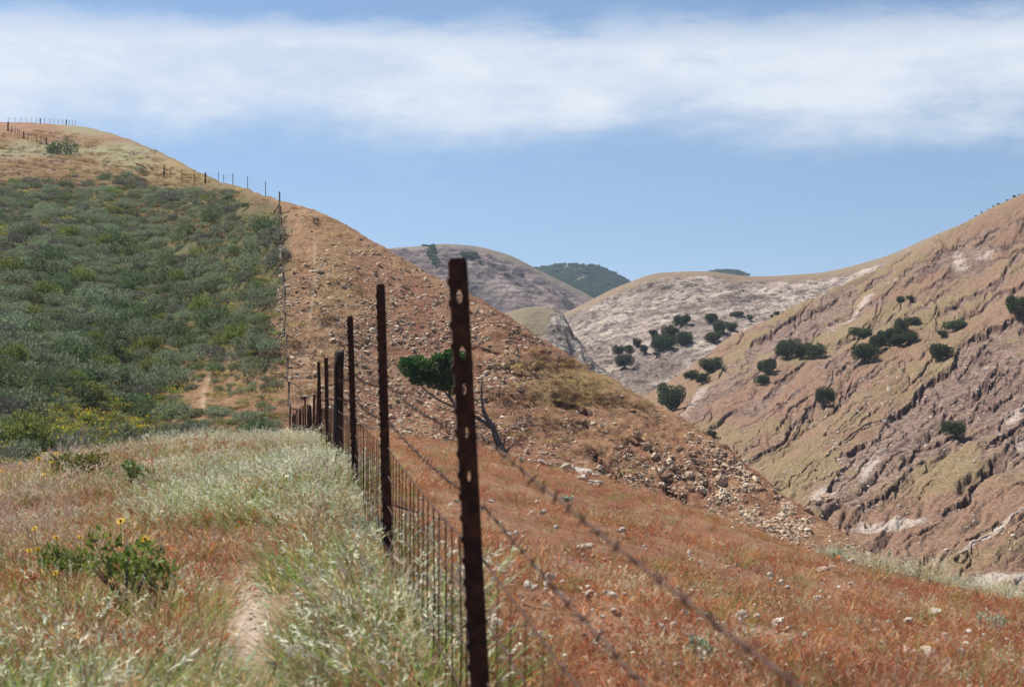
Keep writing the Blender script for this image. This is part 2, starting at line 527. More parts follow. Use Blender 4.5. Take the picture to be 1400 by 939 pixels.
for k, (pts, D, w) in enumerate((([(755, 541), (775, 549), (800, 560), (812, 572)], 0.7, 9), ([(640, 470), (665, 476), (690, 480)], 0.3, 5), ([(800, 605), (830, 640), (850, 668)], 0.5, 12),
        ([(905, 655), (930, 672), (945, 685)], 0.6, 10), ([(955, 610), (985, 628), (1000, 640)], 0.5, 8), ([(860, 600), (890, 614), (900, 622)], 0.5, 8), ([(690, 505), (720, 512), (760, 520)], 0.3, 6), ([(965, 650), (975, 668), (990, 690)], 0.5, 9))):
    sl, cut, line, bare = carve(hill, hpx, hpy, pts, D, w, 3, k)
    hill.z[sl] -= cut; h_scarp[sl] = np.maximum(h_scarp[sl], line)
hill.refresh()
trail = np.zeros_like(hx)
for pts in ([(440, 600), (428, 540), (421, 500), (424, 440), (428, 380), (426, 320)], [(262, 600), (272, 570), (278, 530), (290, 505)], [(350, 500), (356, 478), (362, 462)]):
    d, sg, t = seg_dist(hpx + 9 * fbm(hpx * .03, hpy * .03, 61, 4), hpy, pts)
    trail = np.maximum(trail, np.exp(-(d / 3.2) ** 2) * np.clip(1.7 * vnoise(hpx * .12, hpy * .07, 5) - .35, 0, .8))
pale = np.exp(-((hpy - 205 + 6 * fbm(hpx * .03, hpy * .03, 71, 3)) / 11) ** 2) * sstep(235, 175, hpx)
pale = np.maximum(pale, np.exp(-((hpx - 175) / 50) ** 2 - ((hpy - 214) / 16) ** 2))
pale = np.maximum(pale, sstep(195, 178, hpy) * sstep(60, 110, hpx) * 0.8)
straw = np.exp(-((hpx - 790) / 70) ** 2 - ((hpy - 525) / 26) ** 2)
straw = np.maximum(straw, 0.8 * np.exp(-((hpx - 250) / 60) ** 2 - ((hpy - 240) / 30) ** 2))
straw = np.maximum(straw, 0.5 * np.exp(-((hpx - 455) / 30) ** 2 - ((hpy - 400) / 60) ** 2))
scrubm = (1 - scree) * sstep(215, 275, hpy - .45 * np.clip(hpx - 300, 0, 90)) * (1 - np.clip(1.2 * blob(hpx, hpy, 308, 548, 78, 56), 0, .9)) * (1 - np.clip(blob(hpx, hpy, 375, 545, 24, 90), 0, .9))

# ---- the gullied slope across the canyon
CAN = {
 780:  [(700, 200), (640, 225), (600, 245), (585, 258), (575, 270), (570, 285), (566, 300), (565, 318), (640, 420)],
 870:  [(690, 200), (620, 228), (580, 248), (566, 262), (558, 274), (552, 288), (548, 300), (546, 316), (620, 420)],
 930:  [(680, 190), (630, 212), (590, 232), (565, 250), (548, 266), (533, 283), (520, 300), (510, 318), (600, 420)],
 1000: [(690, 170), (640, 192), (600, 213), (565, 235), (535, 256), (508, 279), (484, 303), (463, 327), (560, 430)],
 1050: [(705, 160), (650, 182), (605, 203), (563, 226), (527, 250), (494, 276), (463, 304), (437, 331), (540, 430)],
 1100: [(720, 150), (662, 172), (608, 195), (560, 220), (518, 246), (480, 274), (444, 305), (414, 334), (520, 430)],
 1200: [(745, 138), (680, 160), (615, 184), (558, 210), (504, 239), (455, 269), (407, 303), (361, 338), (470, 430)],
 1300: [(775, 126), (700, 148), (628, 172), (560, 200), (495, 230), (432, 263), (370, 300), (313, 338), (420, 430)],
 1400: [(810, 114), (725, 136), (642, 160), (562, 188), (484, 220), (408, 255), (334, 295), (265, 336), (370, 430)],
 1640: [(900, 96), (790, 118), (680, 142), (575, 170), (470, 203), (370, 241), (270, 284), (165, 330), (270, 430)],
}
for k in CAN:
    (r0, y0) = CAN[k][0]
    CAN[k] = [(r0 + 190, y0 - 34)] + CAN[k]
can = Sheet(CAN, 800, 1560, 800, 780, weights=[.5, 1, 1, 1, 1, 1, 1, 1, .35])
cx_, cy_ = can.x, can.Y
bpx, bpy_ = can.px.copy(), can.py.copy()
can.z = can.z + 0.8 * fbm(cx_ * 0.035, cy_ * 0.035, 31, 3) + 0.22 * fbm(cx_ * 0.22, cy_ * 0.22, 33, 5)
GUL = [  # polyline left to right, drop in metres, width
 ([(1016, 483), (1045, 461), (1070, 443), (1103, 428), (1132, 414), (1153, 399), (1171, 394)], 2.0, 26),
 ([(1030, 449), (1050, 445), (1068, 444)], 0.8, 8), ([(1180, 393), (1200, 379), (1217, 367)], 1.0, 10),
 ([(1130, 440), (1182, 417), (1206, 405), (1231, 378), (1248, 364), (1269, 352), (1286, 340), (1303, 333), (1320, 332)], 1.2, 12),
 ([(1248, 376), (1265, 366), (1284, 358)], .7, 8), ([(1328, 335), (1340, 328), (1361, 311), (1391, 304), (1420, 296)], 1.5, 12),
 ([(1240, 420), (1252, 407), (1274, 390), (1292, 376), (1306, 366)], 1.3, 12), ([(1215, 440), (1240, 434), (1264, 419), (1291, 401), (1316, 380)], 1.3, 11),
 ([(1280, 430), (1298, 419), (1333, 400), (1350, 389), (1361, 386), (1381, 362), (1398, 343), (1420, 330)], 1.7, 13),
 ([(1310, 434), (1335, 419), (1364, 400), (1374, 397), (1400, 386), (1430, 372)], 1.7, 12), ([(1345, 335), (1373, 334), (1400, 328), (1430, 318)], 1.1, 9),
 ([(1208, 573), (1226, 555), (1262, 526), (1291, 511), (1303, 500), (1309, 472), (1334, 453), (1371, 443), (1400, 432), (1440, 420)], 2.6, 42),
 ([(1308, 484), (1330, 489), (1352, 478), (1376, 462), (1400, 455)], 1.5, 14), ([(1335, 497), (1352, 486), (1372, 480)], .9, 9),
 ([(1141, 628), (1161, 621), (1179, 606), (1200, 593), (1204, 578), (1223, 560), (1252, 540)], 1.7, 30),
 ([(1108, 694), (1125, 684), (1141, 662), (1155, 642), (1164, 624)], 1.2, 22),
 ([(1023, 631), (1040, 612), (1061, 599), (1091, 574), (1105, 560), (1121, 545)], 1.7, 9), ([(1103, 577), (1117, 544), (1135, 515), (1153, 500), (1176, 490)], .9, 9),
 ([(1212, 652), (1230, 642), (1253, 619), (1289, 608), (1310, 596)], 1.2, 16), ([(1156, 718), (1200, 688), (1223, 672), (1246, 640)], 1.5, 9),
 ([(1284, 699), (1312, 682), (1325, 672), (1330, 657), (1340, 642), (1355, 629), (1371, 626)], 2.2, 14),
 ([(1340, 612), (1358, 601), (1379, 588), (1399, 568), (1430, 550)], 1.3, 14), ([(1320, 600), (1352, 582), (1385, 562), (1410, 545)], 1.1, 10),
 ([(1294, 757), (1299, 747), (1312, 736), (1330, 727), (1363, 706)], 1.2, 7), ([(936, 551), (965, 542), (998, 530), (1009, 522), (1034, 508), (1063, 493)], 1.0, 8),
 ([(998, 563), (1045, 540), (1070, 515), (1088, 508)], .9, 16), ([(1150, 545), (1165, 522), (1190, 505), (1210, 492)], .5, 12),
 ([(1290, 545), (1320, 538), (1350, 520), (1390, 500)], 1.0, 16), ([(1290, 590), (1330, 560), (1365, 548), (1400, 525)], 1.2, 14), ([(1320, 520), (1340, 512), (1365, 505)], .9, 10),
 ([(1215, 566), (1240, 557), (1270, 560), (1290, 552)], .9, 9), ([(955, 535), (985, 520), (1010, 508), (1030, 500)], .6, 8), ([(1140, 470), (1165, 458), (1200, 440), (1225, 430)], .7, 10),
 ([(1040, 500), (1075, 470), (1100, 452), (1130, 440)], .9, 10), ([(1010, 585), (1060, 560), (1095, 530)], .5, 10), ([(1345, 352), (1370, 348), (1400, 340)], .8, 8),
]
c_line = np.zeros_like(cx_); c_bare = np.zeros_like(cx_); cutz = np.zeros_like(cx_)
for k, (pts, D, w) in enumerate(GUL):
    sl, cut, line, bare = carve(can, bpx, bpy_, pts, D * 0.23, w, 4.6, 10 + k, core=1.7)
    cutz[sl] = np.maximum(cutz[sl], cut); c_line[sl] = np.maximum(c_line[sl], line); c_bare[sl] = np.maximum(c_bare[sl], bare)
zone = np.zeros_like(cx_); white = np.zeros_like(cx_)
wob = 16 * fbm(bpx * .03, bpy_ * .03, 77, 5)
for (x, y, rx, ry, an, a) in ((1360, 540, 75, 50, 30, 1.2), (1250, 590, 90, 40, 35, 1.0), (1120, 425, 75, 12, 32, .9), (1320, 350, 45, 18, 15, .9), (1095, 455, 50, 16, 30, .8), (1190, 655, 60, 25, 45, .8),
        (1390, 600, 60, 40, 40, .9), (1000, 520, 60, 12, 35, .5), (950, 560, 60, 14, 40, .7), (1060, 530, 50, 10, 40, .5), (1140, 500, 30, 16, 20, .7)):
    zone = np.maximum(zone, a * blob(bpx + wob, bpy_ + wob * .6, x, y, rx, ry, an))
for (x, y, rx, ry, an, a) in ((1180, 415, 85, 6, 36, .7), (1310, 352, 10, 18, 10, .9), (1345, 345, 25, 8, 5, .7), (1390, 560, 30, 12, 40, .9), (1190, 640, 40, 12, 48, .9), (1215, 718, 52, 9, 8, 1.3), (1355, 722, 75, 4.5, 38, 1.1),
        (1395, 605, 14, 25, 20, .8), (1370, 790, 50, 12, 10, 1.2), (950, 545, 50, 7, 45, .8), (1125, 678, 22, 12, 30, .9), (1350, 500, 40, 8, 40, .4)):
    white = np.maximum(white, a * blob(bpx + wob * .5, bpy_ + wob * .3, x, y, rx, ry, an))
ang = math.radians(38)
ru = (bpx + wob) * math.cos(ang) - bpy_ * math.sin(ang); rv = (bpx + wob * .4) * math.sin(ang) + (bpy_ + wob * .7) * math.cos(ang)
rill = ridged(ru * 0.012, rv * 0.075, 301, 4) * 0.6 + ridged(ru * 0.03, rv * 0.2, 305, 3) * 0.4
rillm = sstep(.70, .86, rill) * (0.35 + 0.65 * sstep(.45, .7, vnoise(bpx * .02, bpy_ * .02, 310)))
fold = ridged(ru * 0.0055, rv * 0.030, 321, 3); fold2 = ridged(ru * 0.012, rv * 0.085, 325, 3)
crk = np.zeros_like(cx_)
for sd, fu, fv, lev in ((331, .0060, .036, .5), (332, .0075, .050, .42), (333, .0068, .042, .60), (334, .011, .075, .5)):
    nn_ = vnoise(ru * fu + .35 * fbm(bpx * .03, bpy_ * .03, sd + 9, 4), rv * fv + .30 * fbm(bpx * .045, bpy_ * .045, sd + 5, 4), sd)
    on = sstep(.50, .72, vnoise(bpx * .012, bpy_ * .014, sd + 40) + .25 * np.clip(zone, 0, 1))
    crk = np.maximum(crk, on * np.exp(-((nn_ - lev) / .026) ** 2))
can.z = can.z - cutz - 0.62 * crk - 0.14 * rillm - 1.5 * (fold - .6) - 0.18 * (fold2 - .6)
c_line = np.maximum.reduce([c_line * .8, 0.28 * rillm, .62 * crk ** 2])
c_bare = np.maximum(c_bare, .55 * sstep(.74, .9, fold))
rough_amt = np.clip(zone, 0, 1) * 0.7 + c_bare * 0.5
can.z = can.z + 0.10 * fbm(cx_ * .8, cy_ * .8, 36, 3) - rough_amt * (0.75 * np.abs(fbm(cx_ * 0.45, cy_ * 0.30, 55, 4)) + 0.5 * (1 - ridged(cx_ * 0.16, cy_ * 0.16, 57, 4)))
can.refresh()

# ---- pale rocky hill behind, the knob, and the far ranges
MID = {
 640:  [(600, 300), (560, 330), (535, 360), (515, 390), (500, 420), (490, 450), (480, 480), (560, 620)],
 780:  [(590, 295), (545, 325), (515, 350), (485, 380), (460, 410), (440, 440), (424, 475), (520, 620)],
 850:  [(580, 298), (535, 326), (497, 352), (464, 382), (435, 412), (411, 442), (390, 478), (490, 620)],
 905:  [(575, 300), (525, 330), (483, 358), (445, 388), (415, 416), (392, 446), (373, 484), (470, 620)],
 960:  [(560, 304), (510, 334), (468, 362), (433, 391), (407, 419), (387, 448), (371, 485), (470, 620)],
 1030: [(550, 308), (497, 338), (455, 366), (428, 393), (408, 420), (392, 448), (378, 482), (470, 620)],
 1110: [(540, 312), (480, 340), (445, 366), (420, 392), (402, 418), (387, 445), (374, 475), (460, 600)],
 1200: [(520, 318), (460, 342), (425, 366), (400, 390), (382, 414), (367, 438), (354, 462), (440, 580)],
 1300: [(480, 325), (420, 348), (385, 370), (360, 390), (342, 410), (326, 430), (313, 450), (400, 560)],
 1500: [(430, 335), (370, 355), (335, 374), (310, 390), (290, 408), (272, 424), (255, 440), (350, 540)],
}
mid = Sheet(MID, 650, 1450, 430, 330, weights=[.6, 1, 1, 1, 1, 1, .4])
mx, my = mid.x, mid.Y; mpx, mpy = mid.px.copy(), mid.py.copy()
crest = sstep(0, 16, mpy - pchip(sorted(MID), np.array([[MID[p][6][0]] for p in sorted(MID)]), mid.u)[:, 0][None, :])
mro = crest * sstep(560, 520, mpy)
spur = blob(mpx, mpy, 940, 455, 75, 30, 0)
mid.z = mid.z + 1.5 * fbm(mx * 0.02, my * 0.02, 90, 3) * crest + mro * (1 - .6 * spur) * (3.4 * (ridged((mx + my * .5) * 0.07, (my - mx * .3) * 0.035, 91, 6, .6) - 0.6) + 1.3 * fbm(mx * 0.25, my * 0.25, 95, 4, .6)) + spur * 2.2
mid.refresh()
KNOB = {
 560: [(640, 270), (560, 290), (520, 305), (490, 318), (480, 335), (560, 420)],
 690: [(640, 262), (540, 285), (480, 300), (445, 314), (429, 330), (520, 420)],
 720: [(640, 262), (535, 285), (475, 300), (437, 314), (420, 330), (510, 420)],
 745: [(640, 262), (535, 285), (475, 300), (437, 314), (418, 330), (510, 420)],
 768: [(640, 262), (540, 282), (490, 296), (450, 310), (428, 325), (520, 400)],
 785: [(640, 262), (550, 280), (510, 292), (480, 304), (458, 318), (540, 390)],
 810: [(640, 260), (565, 276), (535, 286), (512, 296), (490, 308), (560, 380)],
 840: [(640, 258), (585, 270), (560, 280), (540, 290), (520, 302), (580, 370)],
 870: [(650, 256), (605, 266), (580, 275), (562, 286), (548, 298), (600, 360)],
 930: [(680, 250), (650, 260), (625, 268), (605, 278), (590, 290), (640, 350)],
}
knob = Sheet(KNOB, 600, 920, 240, 220, weights=[.5, 1, 1, 1, .5])
kx, ky = knob.x, knob.Y; kpx, kpy = knob.px.copy(), knob.py.copy()
kcl = sstep(725, 765, kpx + 12 * fbm(kx * .1, ky * .1, 3, 3)) * sstep(416, 436, kpy)
knob.z = knob.z + kcl * 3.4 * (ridged(kx * 0.17, ky * 0.10, 131, 6, .6) - .62) + 0.35 * fbm(kx * .12, ky * .12, 133, 4)
knob.refresh()
BACK = {
 380: [(560, 560), (500, 620), (450, 690), (410, 760), (380, 830), (365, 900), (450, 1150)],
 545: [(540, 560), (470, 620), (420, 690), (385, 760), (358, 830), (339, 900), (430, 1150)],
 575: [(540, 560), (470, 620), (418, 690), (382, 760), (356, 830), (337, 900), (430, 1150)],
 605: [(535, 560), (470, 620), (420, 690), (382, 760), (354, 830), (334, 900), (430, 1150)],
 640: [(530, 560), (470, 620), (425, 690), (388, 760), (360, 830), (336, 905), (430, 1150)],
 690: [(530, 560), (465, 620), (425, 690), (393, 760), (368, 830), (347, 910), (440, 1150)],
 740: [(530, 560), (465, 620), (430, 690), (405, 760), (386, 835), (371, 915), (460, 1150)],
 800: [(540, 560), (475, 620), (442, 690), (424, 760), (411, 835), (401, 920), (490, 1150)],
 860: [(550, 560), (495, 620), (470, 690), (455, 760), (443, 835), (435, 925), (520, 1150)],
 1000: [(570, 560), (525, 620), (510, 690), (500, 760), (490, 835), (482, 925), (560, 1150)],
}
back = Sheet(BACK, 430, 960, 330, 260, weights=[.4, 1, 1, 1, 1, .4])
ax, ay = back.x, back.Y; apx, apy = back.px.copy(), back.py.copy()
acr = sstep(0, 14, apy - back.py.min(axis=0)[None, :])
back.z = back.z + acr * (15.0 * (ridged((ax - ay * .25) * 0.022, (ay + ax * .3) * 0.010, 151, 5) - .62) + 2.0 * fbm(ax * .06, ay * .06, 152, 4) + 0.9 * np.sin((back.z + 3 * fbm(ax * .02, ay * .02, 158, 3)) * 1.1))
back.z = back.z - 8.0 * blob(apx, apy, 668, 405, 26, 18, -30) * acr
back.refresh()
FAR = {
 560: [(480, 1300), (420, 1400), (395, 1500), (385, 1620), (480, 1900)],
 735: [(470, 1300), (410, 1400), (382, 1500), (368, 1620), (460, 1900)],
 790: [(470, 1300), (405, 1400), (377, 1500), (364, 1620), (460, 1900)],
 815: [(470, 1300), (408, 1400), (382, 1500), (368, 1620), (460, 1900)],
 840: [(475, 1300), (415, 1400), (392, 1500), (379, 1620), (470, 1900)],
 856: [(480, 1300), (422, 1400), (401, 1500), (389, 1620), (470, 1900)],
 900: [(500, 1300), (450, 1400), (432, 1500), (424, 1620), (500, 1900)],
 955: [(500, 1300), (450, 1400), (410, 1500), (383, 1620), (470, 1900)],
 972: [(500, 1300), (440, 1400), (400, 1500), (375.5, 1620), (470, 1900)],
 990: [(500, 1300), (440, 1400), (398, 1500), (372.5, 1620), (470, 1900)],
 1006: [(500, 1300), (440, 1400), (400, 1500), (374.5, 1620), (470, 1900)],
 1025: [(500, 1300), (450, 1400), (410, 1500), (381, 1620), (480, 1900)],
 1060: [(500, 1300), (460, 1400), (425, 1500), (402, 1620), (490, 1900)],
 1120: [(520, 1300), (480, 1400), (450, 1500), (430, 1620), (510, 1900)],
}
far = Sheet(FAR, 600, 1100, 260, 130)
far.z = far.z + 4 * fbm(far.x * .02, far.Y * .02, 171, 4)
far.refresh()
# ------------------------------------------------------------------ terrain materials
def m_near():
    m = Mat('ridge_soil')
    n = m.noise(0.9, 6, .6); n2 = m.noise(6, 6, .6)
    c = m.mix(m.ramp(n, .35, .7), (0.165, 0.075, 0.042), (0.23, 0.125, 0.07))
    c = m.mix(m.ramp(n2, .5, .75, 0, .6), c, (0.36, 0.25, 0.15))
    c = m.mix(m.attr('dirt'), c, m.mix(m.noise(14, 4), (0.30, 0.222, 0.172), (0.41, 0.325, 0.265)))
    h = m.math('ADD', n2, m.math('MULTIPLY', m.noise(30, 4), .4))
    return m.surf(c, .95, m.bump(h, .8, .04))
def m_hill():
    m = Mat('hill_soil')
    big = m.noise(0.06, 6, .6); med = m.noise(0.45, 6, .62); fin = m.noise(3.2, 5, .65)
    c = m.mix(m.ramp(big, .35, .65), (0.215, 0.100, 0.058), (0.265, 0.152, 0.082))
    c = m.mix(m.ramp(med, .45, .72, 0, .75), c, (0.345, 0.21, 0.115))
    c = m.mix(m.ramp(fin, .55, .78, 0, .55), c, (0.12, 0.058, 0.034))
    peb = m.vor(2.2, out='Distance')
    c = m.mix(m.math('MULTIPLY', m.ramp(peb, .12, .26, .75, 0), m.attr('scree')), c, (0.46, 0.37, 0.27))
    c = m.mix(m.attr('straw'), c, m.mix(med, (0.27, 0.185, 0.075), (0.33, 0.25, 0.11)))
    c = m.mix(m.math('MULTIPLY', m.attr('scrub'), m.ramp(med, .25, .55, .35, .95)), c, m.mix(fin, (0.06, 0.066, 0.026), (0.13, 0.125, 0.05)))
    c = m.mix(m.attr('pale'), c, m.mix(m.noise(.8, 5), (0.22, 0.205, 0.105), (0.28, 0.265, 0.155)))
    c = m.mix(m.attr('trail'), c, (0.42, 0.31, 0.21))
    c = m.mix(m.attr('scarp'), c, (0.13, 0.055, 0.035))  # dark red earth on scarp faces, their shade deepened in the colour
    h = m.math('ADD', med, m.math('MULTIPLY', fin, .5))
    h = m.math('ADD', h, m.math('MULTIPLY', m.noise(9, 4, .7), .35))
    return m.surf(c, .95, m.bump(h, .9, .35))
def m_can():
    m = Mat('canyon_earth')
    big = m.noise(0.022, 5, .55); med = m.noise(0.12, 6, .62); fin = m.noise(0.9, 6, .66); grain = m.noise(3.0, 5, .75)
    grass = m.mix(m.ramp(med, .3, .7), (0.180, 0.128, 0.066), (0.222, 0.168, 0.088))
    rust = m.mix(med, (0.170, 0.092, 0.060), (0.225, 0.136, 0.090))
    c = m.mix(m.ramp(m.math('ADD', big, m.math('MULTIPLY', m.math('SUBTRACT', med, .5), .7)), .38, .57), grass, rust)
    c = m.mix(m.ramp(fin, .42, .7, 0, .55), c, (0.25, 0.172, 0.108))
    bare = m.mix(m.ramp(fin, .34, .66), (0.112, 0.068, 0.052), (0.250, 0.172, 0.130))
    pat = m.noise(0.16, 6, .7)
    bm = m.math('ADD', m.attr('zone'), m.math('MULTIPLY', m.attr('bare'), .75))
    bm = m.ramp(m.math('ADD', bm, m.math('MULTIPLY', m.math('SUBTRACT', pat, .5), 1.9)), .30, .66)
    c = m.mix(bm, c, bare)
    wm = m.ramp(m.math('ADD', m.attr('white'), m.math('MULTIPLY', m.math('SUBTRACT', m.noise(.35, 6, .72), .5), 1.8)), .38, .85)
    c = m.mix(wm, c, m.mix(fin, (0.29, 0.22, 0.18), (0.44, 0.37, 0.31)))
    c = m.mix(m.math('MULTIPLY', m.attr('line'), m.ramp(fin, .2, .5, .45, .85)), c, (0.078, 0.042, 0.032))  # dark exposed soil, painted in to deepen shade on scarps and cracks
    c = m.hsv(c, .5, 1.0, m.ramp(grain, .28, .72, .45, 1.5))
    h = m.math('ADD', m.math('MULTIPLY', med, .6), m.math('MULTIPLY', fin, .6))
    h = m.math('ADD', h, m.math('MULTIPLY', grain, .4))
    return m.surf(c, .95, m.bump(h, .7, .7))
def m_rock(name, dark, lite, grass, s, thr=(0.4, 0.62), band=None, bumpd=2.0):
    m = Mat(name)
    v = m.scaled(m.pos(), (1, 1, 1.8), (0.25, 0.2, 0.5))
    a = m.noise(0.05 * s, 8, .66, v, .4); b = m.noise(0.28 * s, 6, .68, v); big = m.noise(0.012 * s, 4, .5)
    rock = m.mix(m.ramp(a, .36, .62), dark, lite)
    rock = m.mix(m.ramp(b, .46, .62, 0, .85), rock, tuple(x * .38 for x in dark))
    rock = m.hsv(rock, .5, 1.0, m.ramp(m.noise(1.3 * s, 5, .75, v), .3, .7, .55, 1.4))
    if band:
        wv = m.n('ShaderNodeTexWave', wave_type='BANDS', bands_direction='Z', wave_profile='SAW')
        wv.inputs['Scale'].default_value = band; wv.inputs['Distortion'].default_value = 7
        wv.inputs['Detail'].default_value = 5; wv.inputs['Detail Scale'].default_value = 1.6
        m.put(wv.inputs['Vector'], m.scaled(m.pos(), (.03, .03, 1)))
        rock = m.mix(m.ramp(wv.outputs['Fac'], .55, .95, 0, .6), rock, tuple(x * .5 for x in dark))
    gm = m.math('SUBTRACT', 1.0, m.attr('rock'))
    gm = m.ramp(m.math('ADD', gm, m.math('MULTIPLY', m.math('SUBTRACT', m.noise(.06 * s, 6, .65), .5), 1.4)), *thr)
    c = m.mix(gm, rock, m.mix(big, grass, tuple(x * .8 for x in grass)))
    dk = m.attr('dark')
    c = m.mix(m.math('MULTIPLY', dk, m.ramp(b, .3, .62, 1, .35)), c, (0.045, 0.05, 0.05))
    h = m.math('ADD', a, m.math('MULTIPLY', b, .5))
    return m.surf(c, .95, m.bump(h, .9, bumpd))
def m_plain(name, c1, c2, s):
    m = Mat(name)
    return m.surf(m.mix(m.noise(s, 6, .6), c1, c2), .95, m.bump(m.noise(s * 4, 5), .5, 1.0))

M_HILL, M_CAN = m_hill(), m_can()
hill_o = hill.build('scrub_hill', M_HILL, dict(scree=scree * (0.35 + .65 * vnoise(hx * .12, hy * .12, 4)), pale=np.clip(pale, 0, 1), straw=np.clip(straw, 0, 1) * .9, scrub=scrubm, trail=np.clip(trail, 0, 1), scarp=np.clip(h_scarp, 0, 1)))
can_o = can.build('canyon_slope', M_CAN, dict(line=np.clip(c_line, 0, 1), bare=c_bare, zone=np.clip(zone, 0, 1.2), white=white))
mid_o = mid.build('rocky_hill', m_rock('pale_rock', (0.185, 0.140, 0.118), (0.385, 0.318, 0.265), (0.225, 0.165, 0.110), 1.0), dict(rock=mro, dark=np.zeros_like(mx)))
knob_o = knob.build('rock_knob', m_rock('knob_rock', (0.16, 0.13, 0.11), (0.37, 0.32, 0.275), (0.225, 0.182, 0.118), 2.0), dict(rock=kcl, dark=np.zeros_like(kx)))
bdark = np.maximum.reduce([1.2 * blob(apx + 10 * fbm(apx * .06, apy * .06, 8, 4), apy, 664, 402, 42, 17, -38), 1.1 * blob(apx, apy, 592, 350, 9, 14, -15), 1.1 * blob(apx, apy, 640, 345, 11, 8, -20)])  # large patch paints in cliff shade over dark rock; small ones are brush
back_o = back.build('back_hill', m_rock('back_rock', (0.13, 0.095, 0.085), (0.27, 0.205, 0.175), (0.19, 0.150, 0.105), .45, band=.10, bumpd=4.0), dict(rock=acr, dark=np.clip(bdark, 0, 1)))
far_o = far.build('far_hill', m_plain('far_scrub', (0.055, 0.075, 0.04), (0.16, 0.14, 0.085), .03))

# near ridge mesh: a trapezoid that widens with distance
ny, nx = 420, 330
yy = -8 + 118 * (np.expm1(np.linspace(0, 3.3, ny)) / np.expm1(3.3))
vv = np.linspace(-1, 1, nx)
GX = vv[None, :] * (7 + 0.62 * (yy[:, None] + 8)); GY = np.repeat(yy[:, None], nx, 1)
GZ = near_z(GX, GY)
dirt = np.zeros_like(GX)
with np.errstate(divide='ignore', invalid='ignore'):
    gpx = np.where(GY > 1, 700 + F * GX / np.maximum(GY, 1), 1e5); gpy = np.where(GY > 1, HY - F * GZ / np.maximum(GY, 1), 1e5)
dirt = np.maximum.reduce([blob(gpx, gpy, 342, 850, 26, 75), 0.8 * blob(gpx, gpy, 370, 945, 40, 30), 0.7 * blob(gpx, gpy, 780, 780, 40, 14), .5 * blob(gpx, gpy, 1010, 870, 40, 18)])
i = np.arange(ny * nx).reshape(ny, nx)
me = mesh_from('near_ridge', np.stack([GX, GY, GZ], -1).reshape(-1, 3), np.stack([i[:-1, :-1], i[:-1, 1:], i[1:, 1:], i[1:, :-1]], -1).reshape(-1, 4))
attr(me, 'dirt', np.clip(dirt * 1.6, 0, 1).ravel())
tag(obj('ridge_ground', me, m_near()), kind='structure')
# valley floor out to the horizon
rr = np.concatenate([[0], np.geomspace(60, 4000, 36)]); th = np.linspace(0, 2 * math.pi, 65)[:-1]
vx = rr[:, None] * np.cos(th); vy = rr[:, None] * np.sin(th); vz = -34 + 2.5 * fbm(vx * .01, vy * .01, 5, 3)
i = np.arange(vx.size).reshape(vx.shape); j = np.roll(i, -1, axis=1)
me = mesh_from('valley_floor', np.stack([vx, vy, vz], -1).reshape(-1, 3), np.stack([i[:-1], i[1:], j[1:], j[:-1]], -1).reshape(-1, 4))
tag(obj('valley_floor', me, m_plain('valley_earth', (0.2, 0.13, 0.07), (0.27, 0.2, 0.1), .02)), kind='structure')
# ------------------------------------------------------------------ vegetation meshes
def unit(n, g):
    v = g.normal(size=(n, 3)); return v / np.linalg.norm(v, axis=1)[:, None]
def leaf_mesh(name, C, size, aspect, g, N=None, tone=None, up=0.0):
    n = len(C)
    a = unit(n, g)
    if N is not None: a = a + 0.9 * N
    a[:, 2] += up
    a /= np.linalg.norm(a, axis=1)[:, None]
    b = np.cross(a, unit(n, g)); b /= np.linalg.norm(b, axis=1)[:, None] + 1e-9
    s = size * (0.6 + 0.8 * g.random(n))[:, None]
    V = np.stack([C - a * s, C + b * s * aspect, C + a * s, C - b * s * aspect], 1).reshape(-1, 3)
    me = mesh_from(name, V, np.arange(4 * n).reshape(n, 4), smooth=False)
    t = g.random(n) if tone is None else tone
    attr(me, 'tone', np.repeat(t, 4))
    return me
def lump_points(lumps, n, g, zmin=None):
    w = np.array([l[1][0] * l[1][1] + l[1][0] * l[1][2] for l in lumps]); w = w / w.sum()
    k = g.choice(len(lumps), n, p=w)
    c = np.array([l[0] for l in lumps])[k]; r = np.array([l[1] for l in lumps])[k]
    d = unit(n, g); rad = (0.5 + 0.55 * g.random(n) ** 0.5 + .3 * (g.random(n) < .08) * g.random(n))[:, None]
    p = c + d * r * rad
    if zmin is not None:
        ok = p[:, 2] > zmin; p, d = p[ok], d[ok]
    return p, d
def shrub_mesh(name, seed, n=1700, tall=0.62):
    g = np.random.default_rng(seed)
    L = [((0, 0, .12), (.72, .72, tall * .8))]
    for k in range(9):
        a = g.random() * 6.283; q = .25 + .5 * g.random()
        r = .22 + .2 * g.random()
        L.append(((q * math.cos(a), q * math.sin(a), tall * (.25 + .55 * g.random()) * (1.15 - .7 * q)), (r, r, r * .8)))
    p, d = lump_points(L, n, g, -0.05)
    return leaf_mesh(name, p, .055, .42, g, d, up=.5)
def oak_meshes(seed, n=4500):
    g = np.random.default_rng(seed)
    L = [((0, 0, .62), (.75, .7, .42))]
    for k in range(10):
        a = g.random() * 6.283; q = .35 + .5 * g.random(); r = .24 + .2 * g.random()
        L.append(((q * math.cos(a), q * math.sin(a), .45 + .5 * g.random() * (1.1 - q * .5)), (r, r, r * .85)))
    p, d = lump_points(L, n, g, 0.06)
    cr = leaf_mesh('crown', p, .05, .55, g, d)
    mb = MB()
    mb.tube([(0, 0, -.25), (.02, 0, .15), (-.03, .02, .4)], [.09, .07, .06], 7)
    for k in range(5):
        a = k * 1.26 + g.random(); mb.tube([(0, 0, .2), (.25 * math.cos(a), .25 * math.sin(a), .42), (.5 * math.cos(a), .5 * math.sin(a), .62)], [.05, .035, .015], 5)
    return cr, mb.mesh('trunk', True)
